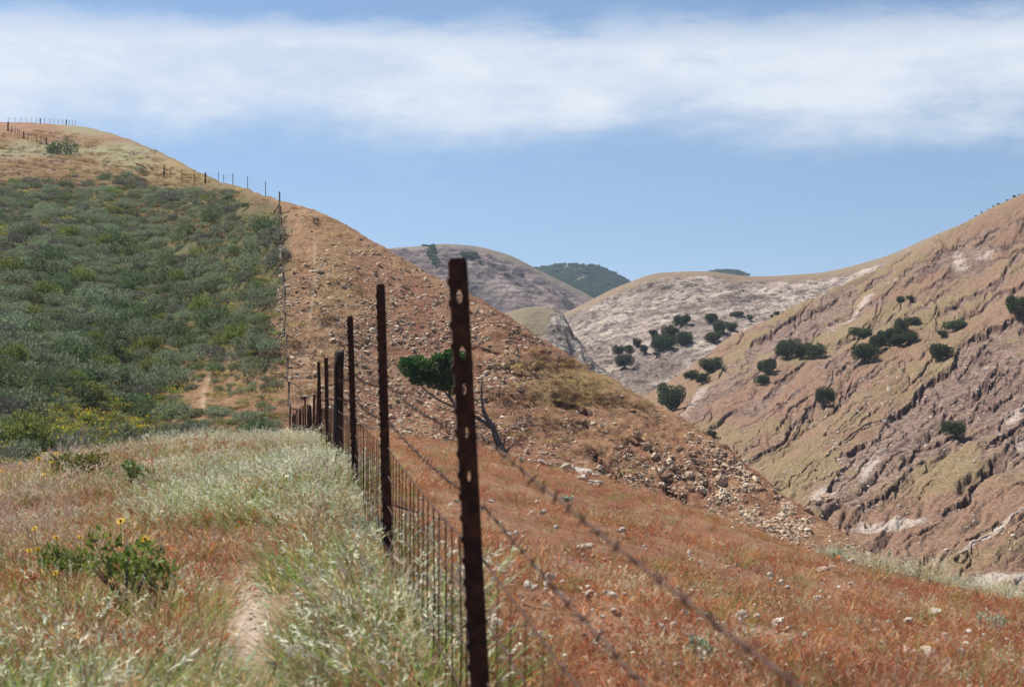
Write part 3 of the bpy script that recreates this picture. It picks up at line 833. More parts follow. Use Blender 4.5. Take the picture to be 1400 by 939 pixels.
def m_leaf(name, c1, c2, trans=.25, hv=.25):
    m = Mat(name)
    c = m.mix(m.attr('tone'), c1, c2)
    r = m.rand()
    c = m.hsv(c, m.math('ADD', .5 - .02, m.math('MULTIPLY', r, .04)), 1.0, m.math('ADD', 1 - hv * .5, m.math('MULTIPLY', r, hv)))
    return m.leafy(c, trans)
def m_col(name, trans=.4, hv=.35, hh=.03):
    m = Mat(name)
    r = m.rand()
    c = m.hsv(m.attr('col', 'Color'), m.math('ADD', .5 - hh / 2, m.math('MULTIPLY', r, hh)), 1.0, m.math('ADD', 1 - hv * .5, m.math('MULTIPLY', r, hv)))
    return m.leafy(c, trans)
LEAF = dict(
    sage=m_leaf('sage_leaf', (0.118, 0.145, 0.080), (0.285, 0.318, 0.195), .32, .6),
    dark=m_leaf('dark_shrub_leaf', (0.068, 0.100, 0.045), (0.165, 0.210, 0.090), .35, .4),
    twig=m_leaf('dry_twig', (0.125, 0.125, 0.095), (0.270, 0.260, 0.195), .15, .4),
    lime=m_leaf('lime_shrub_leaf', (0.105, 0.135, 0.03), (0.235, 0.255, 0.07), .35, .4),
    oak=m_leaf('oak_leaf', (0.026, 0.042, 0.017), (0.115, 0.140, 0.052), .3, .3),
    farwood=m_leaf('far_wood_leaf', (0.050, 0.085, 0.040), (0.150, 0.200, 0.090), .3, .5),
    bright=m_leaf('green_tree_leaf', (0.018, 0.056, 0.010), (0.090, 0.175, 0.038), .35, .1),
    encelia=m_leaf('sunflower_bush_leaf', (0.075, 0.135, 0.02), (0.19, 0.26, 0.06), .4, .1),
    silver=m_leaf('silver_leaf', (0.21, 0.27, 0.19), (0.42, 0.48, 0.36), .3, .2))
def m_bark(name, c1, c2):
    m = Mat(name); n = m.noise(9, 6, .65, m.scaled(m.pos(), (1, 1, .25)))
    return m.surf(m.mix(m.ramp(n, .35, .65), c1, c2), .9, m.bump(n, .7, .03))
BARK = m_bark('grey_bark', (0.05, 0.04, 0.036), (0.16, 0.135, 0.12))
SHRUB = {}
for ki, kind in enumerate(('sage', 'dark', 'twig', 'lime')):
    SHRUB[kind] = []
    for v in range(3):
        me = shrub_mesh(kind + '_foliage', 50 + ki * 10 + v, 1500 if kind != 'twig' else 1300, (.6, .7, .5)[v])
        me.materials.append(LEAF[kind]); SHRUB[kind].append(me)

# ------------------------------------------------------------------ scatter of uncountable stuff
def scatter(name, pts, rots, scls, idx, sources, label, cat):
    me = bpy.data.meshes.new(name)
    pts = np.asarray(pts, np.float32)
    me.vertices.add(len(pts)); me.vertices.foreach_set('co', pts.ravel())
    attr(me, 'rot', rots, 'VEC')
    scls = np.asarray(scls)
    attr(me, 'scl', np.repeat(scls[:, None], 3, 1) if scls.ndim == 1 else scls, 'VEC')
    a = me.attributes.new('idx', 'INT', 'POINT'); a.data.foreach_set('value', np.asarray(idx, np.int32))
    o = obj(name, me)
    t = bpy.data.node_groups.new(name + '_spread', 'GeometryNodeTree')
    t.interface.new_socket('Geometry', in_out='INPUT', socket_type='NodeSocketGeometry')
    t.interface.new_socket('Geometry', in_out='OUTPUT', socket_type='NodeSocketGeometry')
    gi = t.nodes.new('NodeGroupInput'); go = t.nodes.new('NodeGroupOutput')
    ip = t.nodes.new('GeometryNodeInstanceOnPoints')
    jn = t.nodes.new('GeometryNodeJoinGeometry')
    for sm in sources[::-1]:        # a join node lists its inputs last first
        so = bpy.data.objects.new(sm.name, sm)
        oi = t.nodes.new('GeometryNodeObjectInfo'); oi.inputs['Object'].default_value = so
        oi.inputs['As Instance'].default_value = True
        t.links.new(oi.outputs['Geometry'], jn.inputs[0])
    def na(nm, ty):
        n = t.nodes.new('GeometryNodeInputNamedAttribute'); n.data_type = ty; n.inputs['Name'].default_value = nm
        return [x for x in n.outputs if x.enabled and x.name == 'Attribute'][0]
    t.links.new(gi.outputs[0], ip.inputs['Points']); t.links.new(jn.outputs[0], ip.inputs['Instance'])
    ip.inputs['Pick Instance'].default_value = True
    t.links.new(na('idx', 'INT'), ip.inputs['Instance Index'])
    t.links.new(na('rot', 'FLOAT_VECTOR'), ip.inputs['Rotation']); t.links.new(na('scl', 'FLOAT_VECTOR'), ip.inputs['Scale'])
    t.links.new(ip.outputs[0], go.inputs[0])
    md = o.modifiers.new('spread', 'NODES'); md.node_group = t
    return tag(o, label, cat, kind='stuff')

# ---- grass tufts
def tuft_mesh(name, seed, stalks, h, spread, lean, wid, head, stem_cols, head_cols, leaves=8, leaf_cols=((.16, .17, .05), (.26, .2, .08)), leaf_h=.14, mat=None):
    g = np.random.default_rng(seed)
    V, Q, Cc = [], [], []
    def quad(p, c):
        b = len(V); V.extend(p); Q.append((b, b + 1, b + 2, b + 3)); Cc.extend([c] * 4)
    def ribbon(b0, d, hh, w, bend, col, tip=.15):
        side = np.array([-d[1], d[0], 0.0]); side = side / (np.linalg.norm(side) + 1e-9)
        an = g.random() * 6.283; side = np.array([math.cos(an), math.sin(an), 0])
        pr = b0; last = None
        for k in range(3):
            t1 = (k + 1) / 3
            p = b0 + np.array([0, 0, hh * t1 * (1 - .25 * bend * t1)]) + d * hh * (bend * t1 * t1 + .15 * t1)
            w0 = w * (1 - k / 3 * (1 - tip)); w1 = w * (1 - (k + 1) / 3 * (1 - tip))
            quad([pr - side * w0, pr + side * w0, p + side * w1, p - side * w1], col)
            last = p - pr; pr = p
        return pr, last / np.linalg.norm(last)
    pick = lambda cs: np.array(cs[g.integers(len(cs))]) * (0.8 + .4 * g.random())
    for k in range(stalks):
        a = g.random() * 6.283; r = spread * math.sqrt(g.random())
        b0 = np.array([r * math.cos(a), r * math.sin(a), -.03]); a2 = a + g.normal() * .8
        d = np.array([math.cos(a2), math.sin(a2), 0])
        hh = h * (.6 + .55 * g.random())
        tip, dr = ribbon(b0, d, hh, wid, lean * (.3 + g.random()), pick(stem_cols), .5)
        if head:
            c = pick(head_cols)
            for q in range(head[2]):
                hl = head[0] * (.7 + .6 * g.random()); hw = head[1] * (.7 + .6 * g.random())
                dd = dr + g.normal(size=3) * head[3] + np.array([0, 0, head[4]]); dd /= np.linalg.norm(dd)
                s1 = np.cross(dd, unit(1, g)[0]); s1 /= np.linalg.norm(s1)
                st = tip - dr * hl * .28 * q; cc = c * (.8 + .4 * g.random())
                quad([st, st + dd * hl * .4 + s1 * hw, st + dd * hl, st + dd * hl * .4 - s1 * hw], cc)
    for k in range(leaves):
        a = g.random() * 6.283; r = spread * 1.1 * math.sqrt(g.random())
        b0 = np.array([r * math.cos(a), r * math.sin(a), -.03]); d = np.array([math.cos(a), math.sin(a), 0])
        ribbon(b0, d, leaf_h * (.6 + .8 * g.random()), wid * 1.6, .5 + .6 * g.random(), pick(leaf_cols), .1)
    me = mesh_from(name, np.array(V), np.array(Q), smooth=False)
    c4 = np.concatenate([np.clip(np.array(Cc), 0, 1), np.ones((len(Cc), 1))], 1)
    attr(me, 'col', c4, 'COLOR')
    me.materials.append(mat)
    return me
GM = m_col('grass_blades', .48, .8, .04)
RED = ((.46, .145, .065), (.40, .11, .05), (.50, .19, .09), (.42, .15, .085), (.54, .27, .15), (.62, .44, .31), (.22, .07, .035), (.26, .09, .045))
STRAW = ((.46, .30, .15), (.5, .36, .2), (.42, .24, .12), (.52, .42, .28))
SILV = ((.66, .68, .52), (.56, .62, .45), (.72, .70, .56), (.46, .52, .34), (.60, .54, .38), (.38, .42, .22))
PINK = ((.44, .30, .25), (.5, .38, .31), (.38, .24, .2), (.5, .44, .36))
GRN = ((.17, .24, .05), (.25, .31, .08), (.31, .33, .12), (.12, .19, .04))
OLV = ((.26, .19, .07), (.32, .21, .09), (.36, .19, .10), (.2, .18, .06))
RL = ((.40, .15, .07), (.33, .11, .05), (.38, .21, .10), (.26, .13, .05))
TUFT = {}
TUFT['red'] = [tuft_mesh('red_tuft', s_, 24, .25, .13, .5, .0013, (.050, .0024, 7, .26, -.1), OLV, RED, 22, RL, .12, GM) for s_ in (1, 2, 3)]
TUFT['red'] += [tuft_mesh('rust_weed', s_, 9, .22, .15, .6, .0030, (.030, .0065, 6, .5, -.2), RL, RED, 26, RED, .13, GM) for s_ in (14, 15)]
TUFT['straw'] = [tuft_mesh('straw_tuft', s_, 22, .27, .12, .5, .0013, (.050, .0022, 7, .26, -.1), STRAW, STRAW, 10, STRAW, .14, GM) for s_ in (4, 5)]
TUFT['silver'] = [tuft_mesh('silver_tuft', s_, 24, .34, .13, .45, .0014, (.030, .0025, 8, .42, -.3), OLV, SILV, 18, GRN, .2, GM) for s_ in (6, 7, 8)]
TUFT['pink'] = [tuft_mesh('pink_tuft', s_, 22, .30, .13, .5, .0013, (.048, .0024, 7, .28, -.15), OLV, PINK, 9, OLV, .17, GM) for s_ in (9, 10)]
TUFT['green'] = [tuft_mesh('green_tuft', s_, 22, .24, .11, .5, .0020, None, GRN, GRN, 30, GRN, .2, GM) for s_ in (12, 13)]
def fence_x(y): return 0.495 - 0.155 * y - 0.42 * (max(y, 0) / 75.0) ** 2
g = np.random.default_rng(5)
kinds = ('red', 'straw', 'silver', 'pink', 'green')
acc = {k: [] for k in kinds}
bands = [(.9, 2.6, 70), (2.6, 6, 130), (6, 10, 105), (10, 16, 66), (16, 26, 32), (26, 42, 16), (42, 84, 8)]
for (y0, y1, dn) in bands:
    n = int((.86 * (y1 * y1 - y0 * y0) / 2 + 4.4 * (y1 - y0)) * dn)
    Y = y0 + g.random(n) ** .62 * (y1 - y0); X = (g.random(n) - .5) * (.86 * Y + 4.4)
    Z = near_z(X, Y); PX = 700 + F * X / Y; PY = HY - F * Z / Y
    cl = fbm(X * .55, Y * .55, 401, 4); cl2 = fbm(X * 1.6 + 9, Y * 1.6, 405, 3); u = g.random(n); fx = np.array([fence_x(q) for q in Y])
    dirtm = np.maximum.reduce([1.4 * blob(PX, PY, 346, 862, 38, 68), .9 * blob(PX, PY, 372, 950, 38, 24), .55 * blob(PX, PY, 780, 780, 40, 14), .5 * blob(PX, PY, 1010, 875, 44, 20)])
    bush = blob(PX, PY, 172, 815, 45, 26)
    keep = (g.random(n) > 1.5 * dirtm) & (bush < .45) & (Y < 80)
    left = X < fx + .02
    # left side: silver oats on the crown of the ridge, pinkish to the far left, red and green close by
    silv = np.clip(.75 * sstep(770, 680, PY) * sstep(120, 260, PX) + .5 * cl + .5 * cl2 * sstep(760, 700, PY) + .12, 0.03, .62)
    pnk = np.clip(sstep(240, 40, PX) * sstep(800, 690, PY) * .75 + .3 * cl2, 0, .7)
    grn = np.clip(.36 + 1.1 * cl + .35 * blob(PX, PY, 460, 920, 110, 50) + .25 * blob(PX, PY, 300, 740, 90, 30), .04, .6)
    stw = np.clip(.34 + .6 * cl2 + .5 * blob(PX, PY, 450, 840, 120, 60), .03, .5)
    rimw = sstep(10, -22, PY - np.interp(PX, [1100, 1180, 1280, 1420], [716, 752, 792, 828])) * sstep(1120, 1175, PX)
    for i_ in np.where(keep)[0]:
        r = u[i_]
        if left[i_]:
            s1 = silv[i_] * (1 - pnk[i_])
            if r < s1: k = 'silver'
            elif r < s1 + pnk[i_] * .8: k = 'pink'
            else:
                q = g.random(); k = 'green' if q < grn[i_] else 'straw' if q < grn[i_] + stw[i_] else 'red'
        else:
            k = 'silver' if r < .03 + .45 * rimw[i_] else 'straw' if r < .10 + .30 * max(cl2[i_], 0) else 'green' if r > .955 else 'pink' if r > .945 else 'red'
            if k == 'straw' and Y[i_] < 2: k = 'red'
        hs = (.36 if not left[i_] else .74 * (1 - .6 * float(blob(PX[i_], PY[i_], 346, 925, 110, 95)))) * (.65 + .7 * g.random()) * (1 + .5 * cl[i_] + .3 * cl2[i_])
        if k == 'green': hs *= 1.45
        ws = hs * (1 + .45 * sstep(14, 60, Y[i_]))
        acc[k].append((X[i_], Y[i_], Z[i_], ws, ws, hs))
for k_ in range(170):
    px = g.uniform(1120, 1440); q = near_at(px, 0); d_ = g.normal() * 1.3 + 1.0
    Yq = q[1] + d_; xq = (px - 700) / F * Yq; w_ = g.uniform(.45, 1.05) * (.7 + .6 * float(vnoise(px * .03, d_ * 0, 3)))
    acc['silver'].append((xq, Yq, float(near_z(np.array([xq]), np.array([Yq]))[0]), w_, w_, w_))
GL = dict(red=('red_brome_grass', 'dense rusty red brome grass covering the ridge beside the fence'), straw=('straw_grass', 'dry straw coloured grass mixed through the red grass on the ridge'),
          silver=('silver_oat_grass', 'pale silvery oat grass on the ridge left of the fence'), pink=('pinkish_grass', 'pinkish grey seeding grass near the yellow flowers'), green=('green_grass', 'low green grass tufts between the dry grasses'))
for k in kinds:
    A = np.array(acc[k]); n = len(A)
    R = np.stack([g.normal(size=n) * .1, g.normal(size=n) * .1, g.random(n) * 6.283], 1)
    scatter(GL[k][0], A[:, :3], R, A[:, 3:], g.integers(0, len(TUFT[k]), n), TUFT[k], GL[k][1], 'grass')

# ---- stones
def stone_mesh(name, seed, sub=1, flat=.7):
    g2 = np.random.default_rng(seed)
    bm = bmesh.new(); bmesh.ops.create_icosphere(bm, subdivisions=sub, radius=1)
    ax3 = unit(6, g2)
    for v in bm.verts:
        c = np.array(v.co); r = 1
        for a in ax3: r = min(r, (.62 + .1 * g2.random()) / max(abs(c @ a), .35) * .95)
        c = c * r * (1 + .1 * g2.normal())
        v.co = (c[0] * 1.15, c[1] * .9, c[2] * flat)
    me = bpy.data.meshes.new(name); bm.to_mesh(me); bm.free()
    return me
def m_stone(name, c1, c2):
    m = Mat(name); r = m.rand(); n = m.noise(2.5, 5, .65)
    c = m.mix(m.math('ADD', m.math('MULTIPLY', r, .8), m.math('MULTIPLY', m.math('SUBTRACT', n, .5), .8), True), c1, c2)
    return m.surf(c, .9, m.bump(m.noise(9, 5), .5, .05))
ST_SCREE = m_stone('scree_stone', (0.24, 0.145, 0.092), (0.66, 0.55, 0.40))
ST_PALE = m_stone('pale_stone', (0.36, 0.30, 0.24), (0.60, 0.53, 0.44))
STN = [stone_mesh('stone', s_, 1, .5 + .12 * (s_ % 3)) for s_ in range(5)]
for m_ in STN: m_.materials.append(ST_SCREE)
STP = [stone_mesh('pale_stone', s_ + 20, 1, .55) for s_ in range(3)]
for m_ in STP: m_.materials.append(ST_PALE)
def rnd_rot(n): return np.stack([g.normal(size=n) * .4, g.normal(size=n) * .4, g.random(n) * 6.283], 1)
pts, scl = [], []
tries = 0
while len(pts) < 26000 and tries < 110000:
    tries += 1
    px = g.uniform(383, 1190); sk = np.interp(px, [382, 430, 540, 690, 870, 980, 1060, 1140, 1200], [276, 291, 348, 434, 543, 606, 672, 722, 765])
    py = g.uniform(sk, sk + 260) if px < 980 else g.uniform(sk, sk + 110)
    d = .25 + 1.5 * float(blob(px, py, 580, 450, 120, 120)) + .9 * float(blob(px, py, 600, 590, 90, 50)) + .7 * float(blob(px, py, 950, 650, 130, 50)) + .5 * float(blob(px, py, 1060, 700, 70, 30)) + .9 * float(blob(px, py, 480, 420, 60, 90))
    d -= .5 * float(blob(px, py, 790, 520, 80, 40)) + .3 * float(blob(px, py, 440, 330, 40, 40))
    d *= min(max(2.6 * float(vnoise(px * .04, py * .05, 8)) * (.6 + .8 * float(vnoise(px * .13, py * .13, 18))) - .35, .08), 1.6)
    if g.random() > d: continue
    q = hill.at(px, py)
    pts.append(q - np.array([0, 0, .03])); scl.append(min(.046 + .042 * g.exponential() * (1.4 if g.random() < .25 else .8), .34))
for k in range(260):
    t = g.random(); q = hill.at(384 + g.normal() * 2.2, 288 + 190 * t); pts.append(q); scl.append(g.uniform(.07, .2))
for k in range(70):
    q = hill.at(g.uniform(178, 215), g.uniform(205, 212)); pts.append(q); scl.append(g.uniform(.12, .28))
scatter('scree_stones', pts, rnd_rot(len(pts)), np.array(scl), g.integers(0, 5, len(pts)), STN, 'loose pale stones scattered over the steep rusty scree slope', 'stones')
pts, scl = [], []
for k in range(6500):
    px = g.uniform(930, 1400); py = g.uniform(300, 760)
    d = .10 + .9 * float(blob(px, py, 1130, 430, 80, 10, 34)) + .8 * float(blob(px, py, 1150, 620, 90, 40, 40)) + .8 * float(blob(px, py, 1180, 550, 110, 40, 30)) + .7 * float(blob(px, py, 1330, 540, 80, 50)) + .5 * float(blob(px, py, 1300, 345, 60, 12))
    if g.random() > d * (.3 + 1.4 * float(vnoise(px * .06, py * .06, 9))): continue
    q = can.at(px, py)
    if abs(proj(*q)[1] - py) > 6: continue
    pts.append(q); scl.append(min(.10 + .09 * g.exponential(), .42))
scatter('canyon_stones', pts, rnd_rot(len(pts)), np.array(scl), g.integers(0, 3, len(pts)), STP, 'white stones sprinkled over the gullied canyon slope', 'stones')
pts, scl = [], []
for k in range(620):
    px = g.uniform(560, 1400); py = g.uniform(690, 935)
    q = near_at(px, py); pts.append(q + np.array([0, 0, .06])); scl.append((.008 + .010 * g.exponential()) * (1 + .5 * (q[1] > 12)))
for k in range(60):
    px = g.uniform(690, 815); q = near_at(px, 624 + (px - 690) * .16 + g.normal() * 5); pts.append(q + np.array([0, 0, .06])); scl.append(.03 + .045 * g.exponential())
for k in range(90):
    q = near_at(342 + g.normal() * 18, 812 + g.normal() * 22); pts.append(q); scl.append(g.uniform(.008, .022))
scatter('field_stones', pts, rnd_rot(len(pts)), np.array(scl), g.integers(0, 3, len(pts)), STP, 'small white stones lying in the red grass', 'stones')
def rock(px, py, w, sheet, label, seed, group=None, mat=ST_SCREE, flat=.8, lift=0.15):
    q = sheet(px, py); me = stone_mesh('rock', seed, 3, flat); me.materials.append(mat)
    me.polygons.foreach_set('use_smooth', np.zeros(len(me.polygons), bool))
    r = w / F * q[1] / 2
    return tag(obj('rock', me, None, None, q + np.array([0, 0, r * lift]), (0, 0, seed), r), label, 'rock', group)
rock(986, 660, 20, hill.at, 'tall pale grey boulder jutting from the foot of the rocky spur', 101, flat=1.3)
rock(988, 678, 24, hill.at, 'broad grey boulder directly below the tall pale boulder', 102, flat=.9)
rock(796, 656, 18, near_at, 'white boulder at the far rim of the red grass, next to the wider one', 103, mat=ST_PALE)
rock(814, 664, 26, near_at, 'wider white boulder at the far rim of the red grass', 104, mat=ST_PALE, flat=.6)
rock(438, 372, 12, hill.at, 'pale rock on the scree beside the faint trail up the hill', 105)
rock(1132, 684, 24, can.at, 'pale angular outcrop at the foot of the canyon gully', 106, flat=.8)
for k, (x, y, w) in enumerate(((884, 612, 18), (895, 624, 14), (915, 632, 14), (870, 596, 14), (930, 615, 13), (942, 650, 15), (960, 672, 17), (905, 664, 15), (1010, 648, 13), (1105, 700, 15), (1062, 668, 12), (820, 640, 12))):
    rock(x, y, w, hill.at, 'brown broken rock of the outcrop on the rocky spur', 110 + k, 'broken rocks of the outcrop on the spur', flat=.9)
for k, (x, y, w) in enumerate(((1064, 862, 26), (1012, 852, 22), (800, 758, 24), (985, 862, 20), (1124, 786, 18))):
    rock(x, y, w, near_at, 'pale stone half hidden in the red grass', 130 + k, 'pale stones in the red grass', mat=ST_PALE, flat=.5, lift=.9)
rock(380, 798, 12, near_at, 'small brown rock on the bare dirt patch', 140, flat=.6)

# ------------------------------------------------------------------ shrubs on the scrub hill
def shrub_density(px, py):
    d = sstep(222, 262, py + .10 * (px - 150) - max(0, px - 320) * .5) * .95
    d *= sstep(386, 372, px)
    bare = max(1.3 * float(blob(px, py, 308, 552, 72, 52)), float(blob(px, py, 374, 545, 30, 95)), .8 * float(blob(px, py, 335, 400, 10, 45)), .9 * float(blob(px, py, 250, 345, 22, 18)), .7 * float(blob(px, py, 130, 255, 60, 14)), .6 * float(blob(px, py, 200, 300, 40, 12)), float(blob(px, py, 378, 430, 8, 60)))
    d *= 1 - .93 * min(1, 1.25 * bare)
    d *= 1 - .97 * min(1, 1.3 * float(blob(px, py, 110, 592, 150, 36)))
    return float(d)
cand = []
g = np.random.default_rng(23)
while len(cand) < 10800:
    px = g.uniform(-150, 388); py = g.uniform(205, 640)
    cand.append((px, py))
placed = []
grid = {}
for (px, py) in cand:
    d = shrub_density(px, py)
    small = d < .25
    if g.random() > d + .05: continue
    if px > 330 and py < 312: continue
    if py > 548 and px < 235 and g.random() < .80: continue
    if px > 200 and py < 262 + max(0, px - 300) * .35: continue
    q = hill.at(px, py, 56)
    if q[1] > 215: continue
    r = (g.uniform(.34, .6) if small else g.uniform(.6, 1.75)) * (1.0 if q[1] < 140 else .9)
    ok = True; cx0, cy0 = int(q[0] // 2), int(q[1] // 2)
    for a in range(-2, 3):
        for b in range(-2, 3):
            for (qx, qy, qr) in grid.get((cx0 + a, cy0 + b), ()):
                if (qx - q[0]) ** 2 + (qy - q[1]) ** 2 < (.50 * (r + qr)) ** 2: ok = False
    if not ok: continue
    grid.setdefault((cx0, cy0), []).append((q[0], q[1], r))
    placed.append((px, py, q, r))
named = [  # shrubs that stand out in the photograph: column, row of the foot, width, kind, label
 (340, 575, 66, 'sage', 'large grey green shrub beside the fence foot on bare red soil'), (300, 566, 50, 'sage', 'rounded sage shrub left of the large shrub on bare red soil'),
 (352, 597, 66, 'dark', 'low green shrub spreading at the fence foot behind the oat grass'), (180, 556, 84, 'dark', 'big dark shrub at the lower left edge of the bare red soil'),
 (262, 531, 26, 'sage', 'small shrub next to the thin pale gully on bare soil'), (363, 531, 26, 'sage', 'small round shrub alone on straw soil left of the fence'),
 (52, 622, 96, 'dark', 'wide dark shrub with shadowed hollow at the ridge edge below the yellow flowers'), (116, 614, 62, 'dark', 'dark rounded shrub right of the wide dark shrub at the ridge edge'),
 (82, 210, 42, 'dark', 'solitary dark bush on the grassy crown below the hilltop fence'), (102, 201, 8, 'dark', 'tiny dark bush right of the solitary crown bush'),
 (235, 276, 50, 'twig', 'grey twiggy shrub on the crest below the thick fence posts'), (312, 275, 34, 'dark', 'dark shrub on the crest under the skyline posts'), (338, 284, 28, 'dark', 'second dark shrub on the crest under the skyline posts, nearer the corner post'),
 (120, 254, 24, 'twig', 'small grey shrub on reddish soil under the crown'), (355, 330, 44, 'sage', 'sage shrub bordering the pale stones along the climbing fence'), (355, 440, 40, 'sage', 'sage shrub at the upper end of the trodden track')]
def shrub_words(kind, px, py, r):
    size = 'large' if r > 1.25 else 'small' if r < .9 else 'medium'
    what = dict(sage='grey green sage shrub', dark='dark green shrub', twig='grey twiggy shrub', lime='yellow green shrub')[kind]
    where = ('beside the climbing fence' if px > 300 else 'under the crest near the top of the scrub' if py < 305 else 'low on the scrub hill by the yellow flowers' if py > 500 else 'halfway up the scrub hill below the crest shrubs' if py < 400 else 'in the dense lower middle of the scrub hill')
    return size + ' ' + what + ' ' + where, size + ' ' + what + 's ' + where
def put_shrub(q, r, kind, label, group, hs=1.35):
    me = SHRUB[kind][g.integers(3)]
    nm = dict(sage='sage_shrub', dark='green_shrub', twig='twiggy_shrub', lime='lime_shrub')[kind]
    return tag(obj(nm, me, None, None, q - np.array([0, 0, .05 * r]), (g.normal() * .08, g.normal() * .08, g.random() * 6.283), (r * g.uniform(.9, 1.15), r * g.uniform(.9, 1.15), r * hs * g.uniform(.8, 1.15))), label, 'shrub', group)
for (px, py, w, kind, label) in named:
    q = hill.at(px, py, 56); put_shrub(q, w / F * q[1] / 2, kind, label, None, 1.7 if 'solitary' in label else .95)
def kind_of(px, py):
    v = float(vnoise(px * .02, py * .03, 55)); r = g.random()
    if r < .07 + .2 * (v > .68): return 'twig'
    if r < .40 + .25 * (v < .35): return 'dark'
    if r > .90: return 'lime'
    return 'sage'
placed.sort(key=lambda t: -t[3] / t[2][1])
for (px, py, q, r) in placed[:270]:
    k = kind_of(px, py); put_shrub(q, r, k, *shrub_words(k, px, py, r))
rest = placed[270:]
if rest:
    srcs = [SHRUB[k][v] for k in ('sage', 'dark', 'twig', 'lime') for v in (0, 1)]
    R = np.stack([np.zeros(len(rest)), np.zeros(len(rest)), g.random(len(rest)) * 6.283], 1)
    scatter('low_scrub', [t[2] for t in rest], R, np.array([(t[3], t[3], t[3] * .8) for t in rest]), g.choice(8, len(rest), p=[.34, .34, .08, .08, .05, .05, .03, .03]), srcs, 'low mixed scrub filling the gaps between the hillside shrubs', 'scrub')
# low herbs under and between the shrubs
herb = tuft_mesh('herb_tuft', 31, 10, .3, .3, .6, .012, None, GRN, GRN, 60, ((.12, .14, .03), (.2, .2, .05), (.16, .19, .06)), .28, GM)
herb2 = tuft_mesh('herb_tuft', 32, 14, .3, .3, .6, .010, (.06, .02, 1, .35, -.3), STRAW, STRAW, 50, ((.3, .2, .08), (.26, .22, .08)), .25, GM)
flow = tuft_mesh('flower_tuft', 33, 34, .42, .38, .3, .006, (.05, .030, 1, .5, 0), GRN, ((.78, .52, .01), (.72, .40, .01), (.8, .6, .03)), 70, ((.11, .16, .025), (.18, .21, .04), (.13, .16, .03)), .36, GM)
pts, R, S, I = [], [], [], []
for k in range(4600):
    px = g.uniform(-60, 384); py = g.uniform(212, 640)
    fl = .62 * float(blob(px, py, 120, 590, 150, 40)) + .25 * float(blob(px, py, 20, 330, 40, 50)) + .06 * float(blob(px, py, 60, 440, 110, 60)) + .015
    d = .25 + .75 * shrub_density(px, py) + 1.2 * float(blob(px, py, 120, 592, 160, 40))
    if g.random() > d: continue
    if px > 195 and py < 290: continue
    q = hill.at(px, py, 56)
    if q[1] > 215: continue
    t = 2 if g.random() < fl * .85 else 1 if g.random() < .12 + .5 * float(blob(px, py, 320, 545, 70, 50)) else 0
    pts.append(q); R.append((0, 0, g.random() * 6.28)); s_ = g.uniform(.7, 1.5); S.append((s_, s_, s_ * g.uniform(.45, .75) * (1.1 if t == 2 else .8))); I.append(t)
scatter('hillside_herbs', pts, R, np.array(S), I, [herb, herb2, flow], 'green herbs with yellow flowers growing between the hillside shrubs', 'herbs')
# grass on the crown of the hill and straw on the scree spur
pts, S, I = [], [], []
for k in range(4200):
    px = g.uniform(-40, 900); sk = np.interp(px, [0, 100, 200, 300, 382, 430, 540, 690, 870, 980], [175, 181, 209, 253, 276, 291, 348, 434, 543, 606]); py = g.uniform(sk, sk + (90 if px < 330 else 250))
    d = .12 + .7 * float(blob(px, py, 790, 520, 90, 45)) + .5 * (px < 300) - .3 * float(blob(px, py, 590, 470, 90, 110))
    if g.random() > d: continue
    q = hill.at(px, py)
    pts.append(q); s_ = g.uniform(.8, 1.6) * (1 + q[1] / 300); S.append((s_, s_, s_ * .55)); I.append(1 if g.random() < .9 else 0)
R = np.stack([np.zeros(len(pts)), np.zeros(len(pts)), g.random(len(pts)) * 6.283], 1)
drytuft = tuft_mesh('dry_tuft', 41, 8, .25, .28, .6, .010, None, OLV, OLV, 40, ((.25, .14, .075), (.21, .11, .06), (.27, .18, .09), (.26, .2, .11)), .22, GM)
scatter('hill_grass', pts, R, np.array(S), I, [herb2, drytuft], 'short dry grass tufts on the bare hill slopes', 'grass')
# ------------------------------------------------------------------ canyon oaks
OAKS = [oak_meshes(s_) for s_ in (71, 72, 73, 74, 75)]
for c_, t_ in OAKS:
    c_.materials.append(LEAF['oak']); t_.materials.append(BARK)
def oak(px, py, w, h, sheet, label, group=None, kind=None):
    q = sheet.at(px, py); r = w / F * q[1] / 2 * 1.05; hh = h / F * q[1] / 1.02
    k = rnd.randrange(5)
    root = obj('oak_tree', None, None, None, q - np.array([0, 0, .10 * hh]), (0, 0, rnd.random() * 6.28), (r * rnd.uniform(.85, 1.12), r * rnd.uniform(.85, 1.12), hh * rnd.uniform(.9, 1.15)))
    root.empty_display_size = .5
    tag(root, label, 'tree', group)
    obj('crown', OAKS[k][0], None, root); obj('trunk', OAKS[k][1], None, root)
    return root
UN = [(918, 562, 42, 34, 'large round oak at the mouth of the side canyon below the rusty spur'), (1284, 492, 36, 27, 'lone round oak on the tan knoll beside the big scarp'),
      (1392, 436, 34, 34, 'oak high on the canyon slope above the bare landslip'), (1126, 554, 28, 20, 'dark bush in a rocky rill on the open canyon slope'), (1306, 596, 38, 19, 'flat dark bush below the bare landslip'),
      (972, 598, 17, 11, 'small green bush just behind the edge of the rusty spur'), (1309, 452, 34, 17, 'low wide oak on the bench above the lone knoll oak'), (1288, 460, 14, 9, 'small bush touching the low wide oak')]
for a in UN: oak(a[0], a[1], a[2], a[3], can, a[4])
for (x, y, w, h) in ((971, 509, 30, 22), (960, 525, 18, 15), (945, 519, 20, 14)): oak(x, y, w, h, can, 'oak in the trio where the grass band meets the canyon floor', 'trio of oaks at the canyon floor')
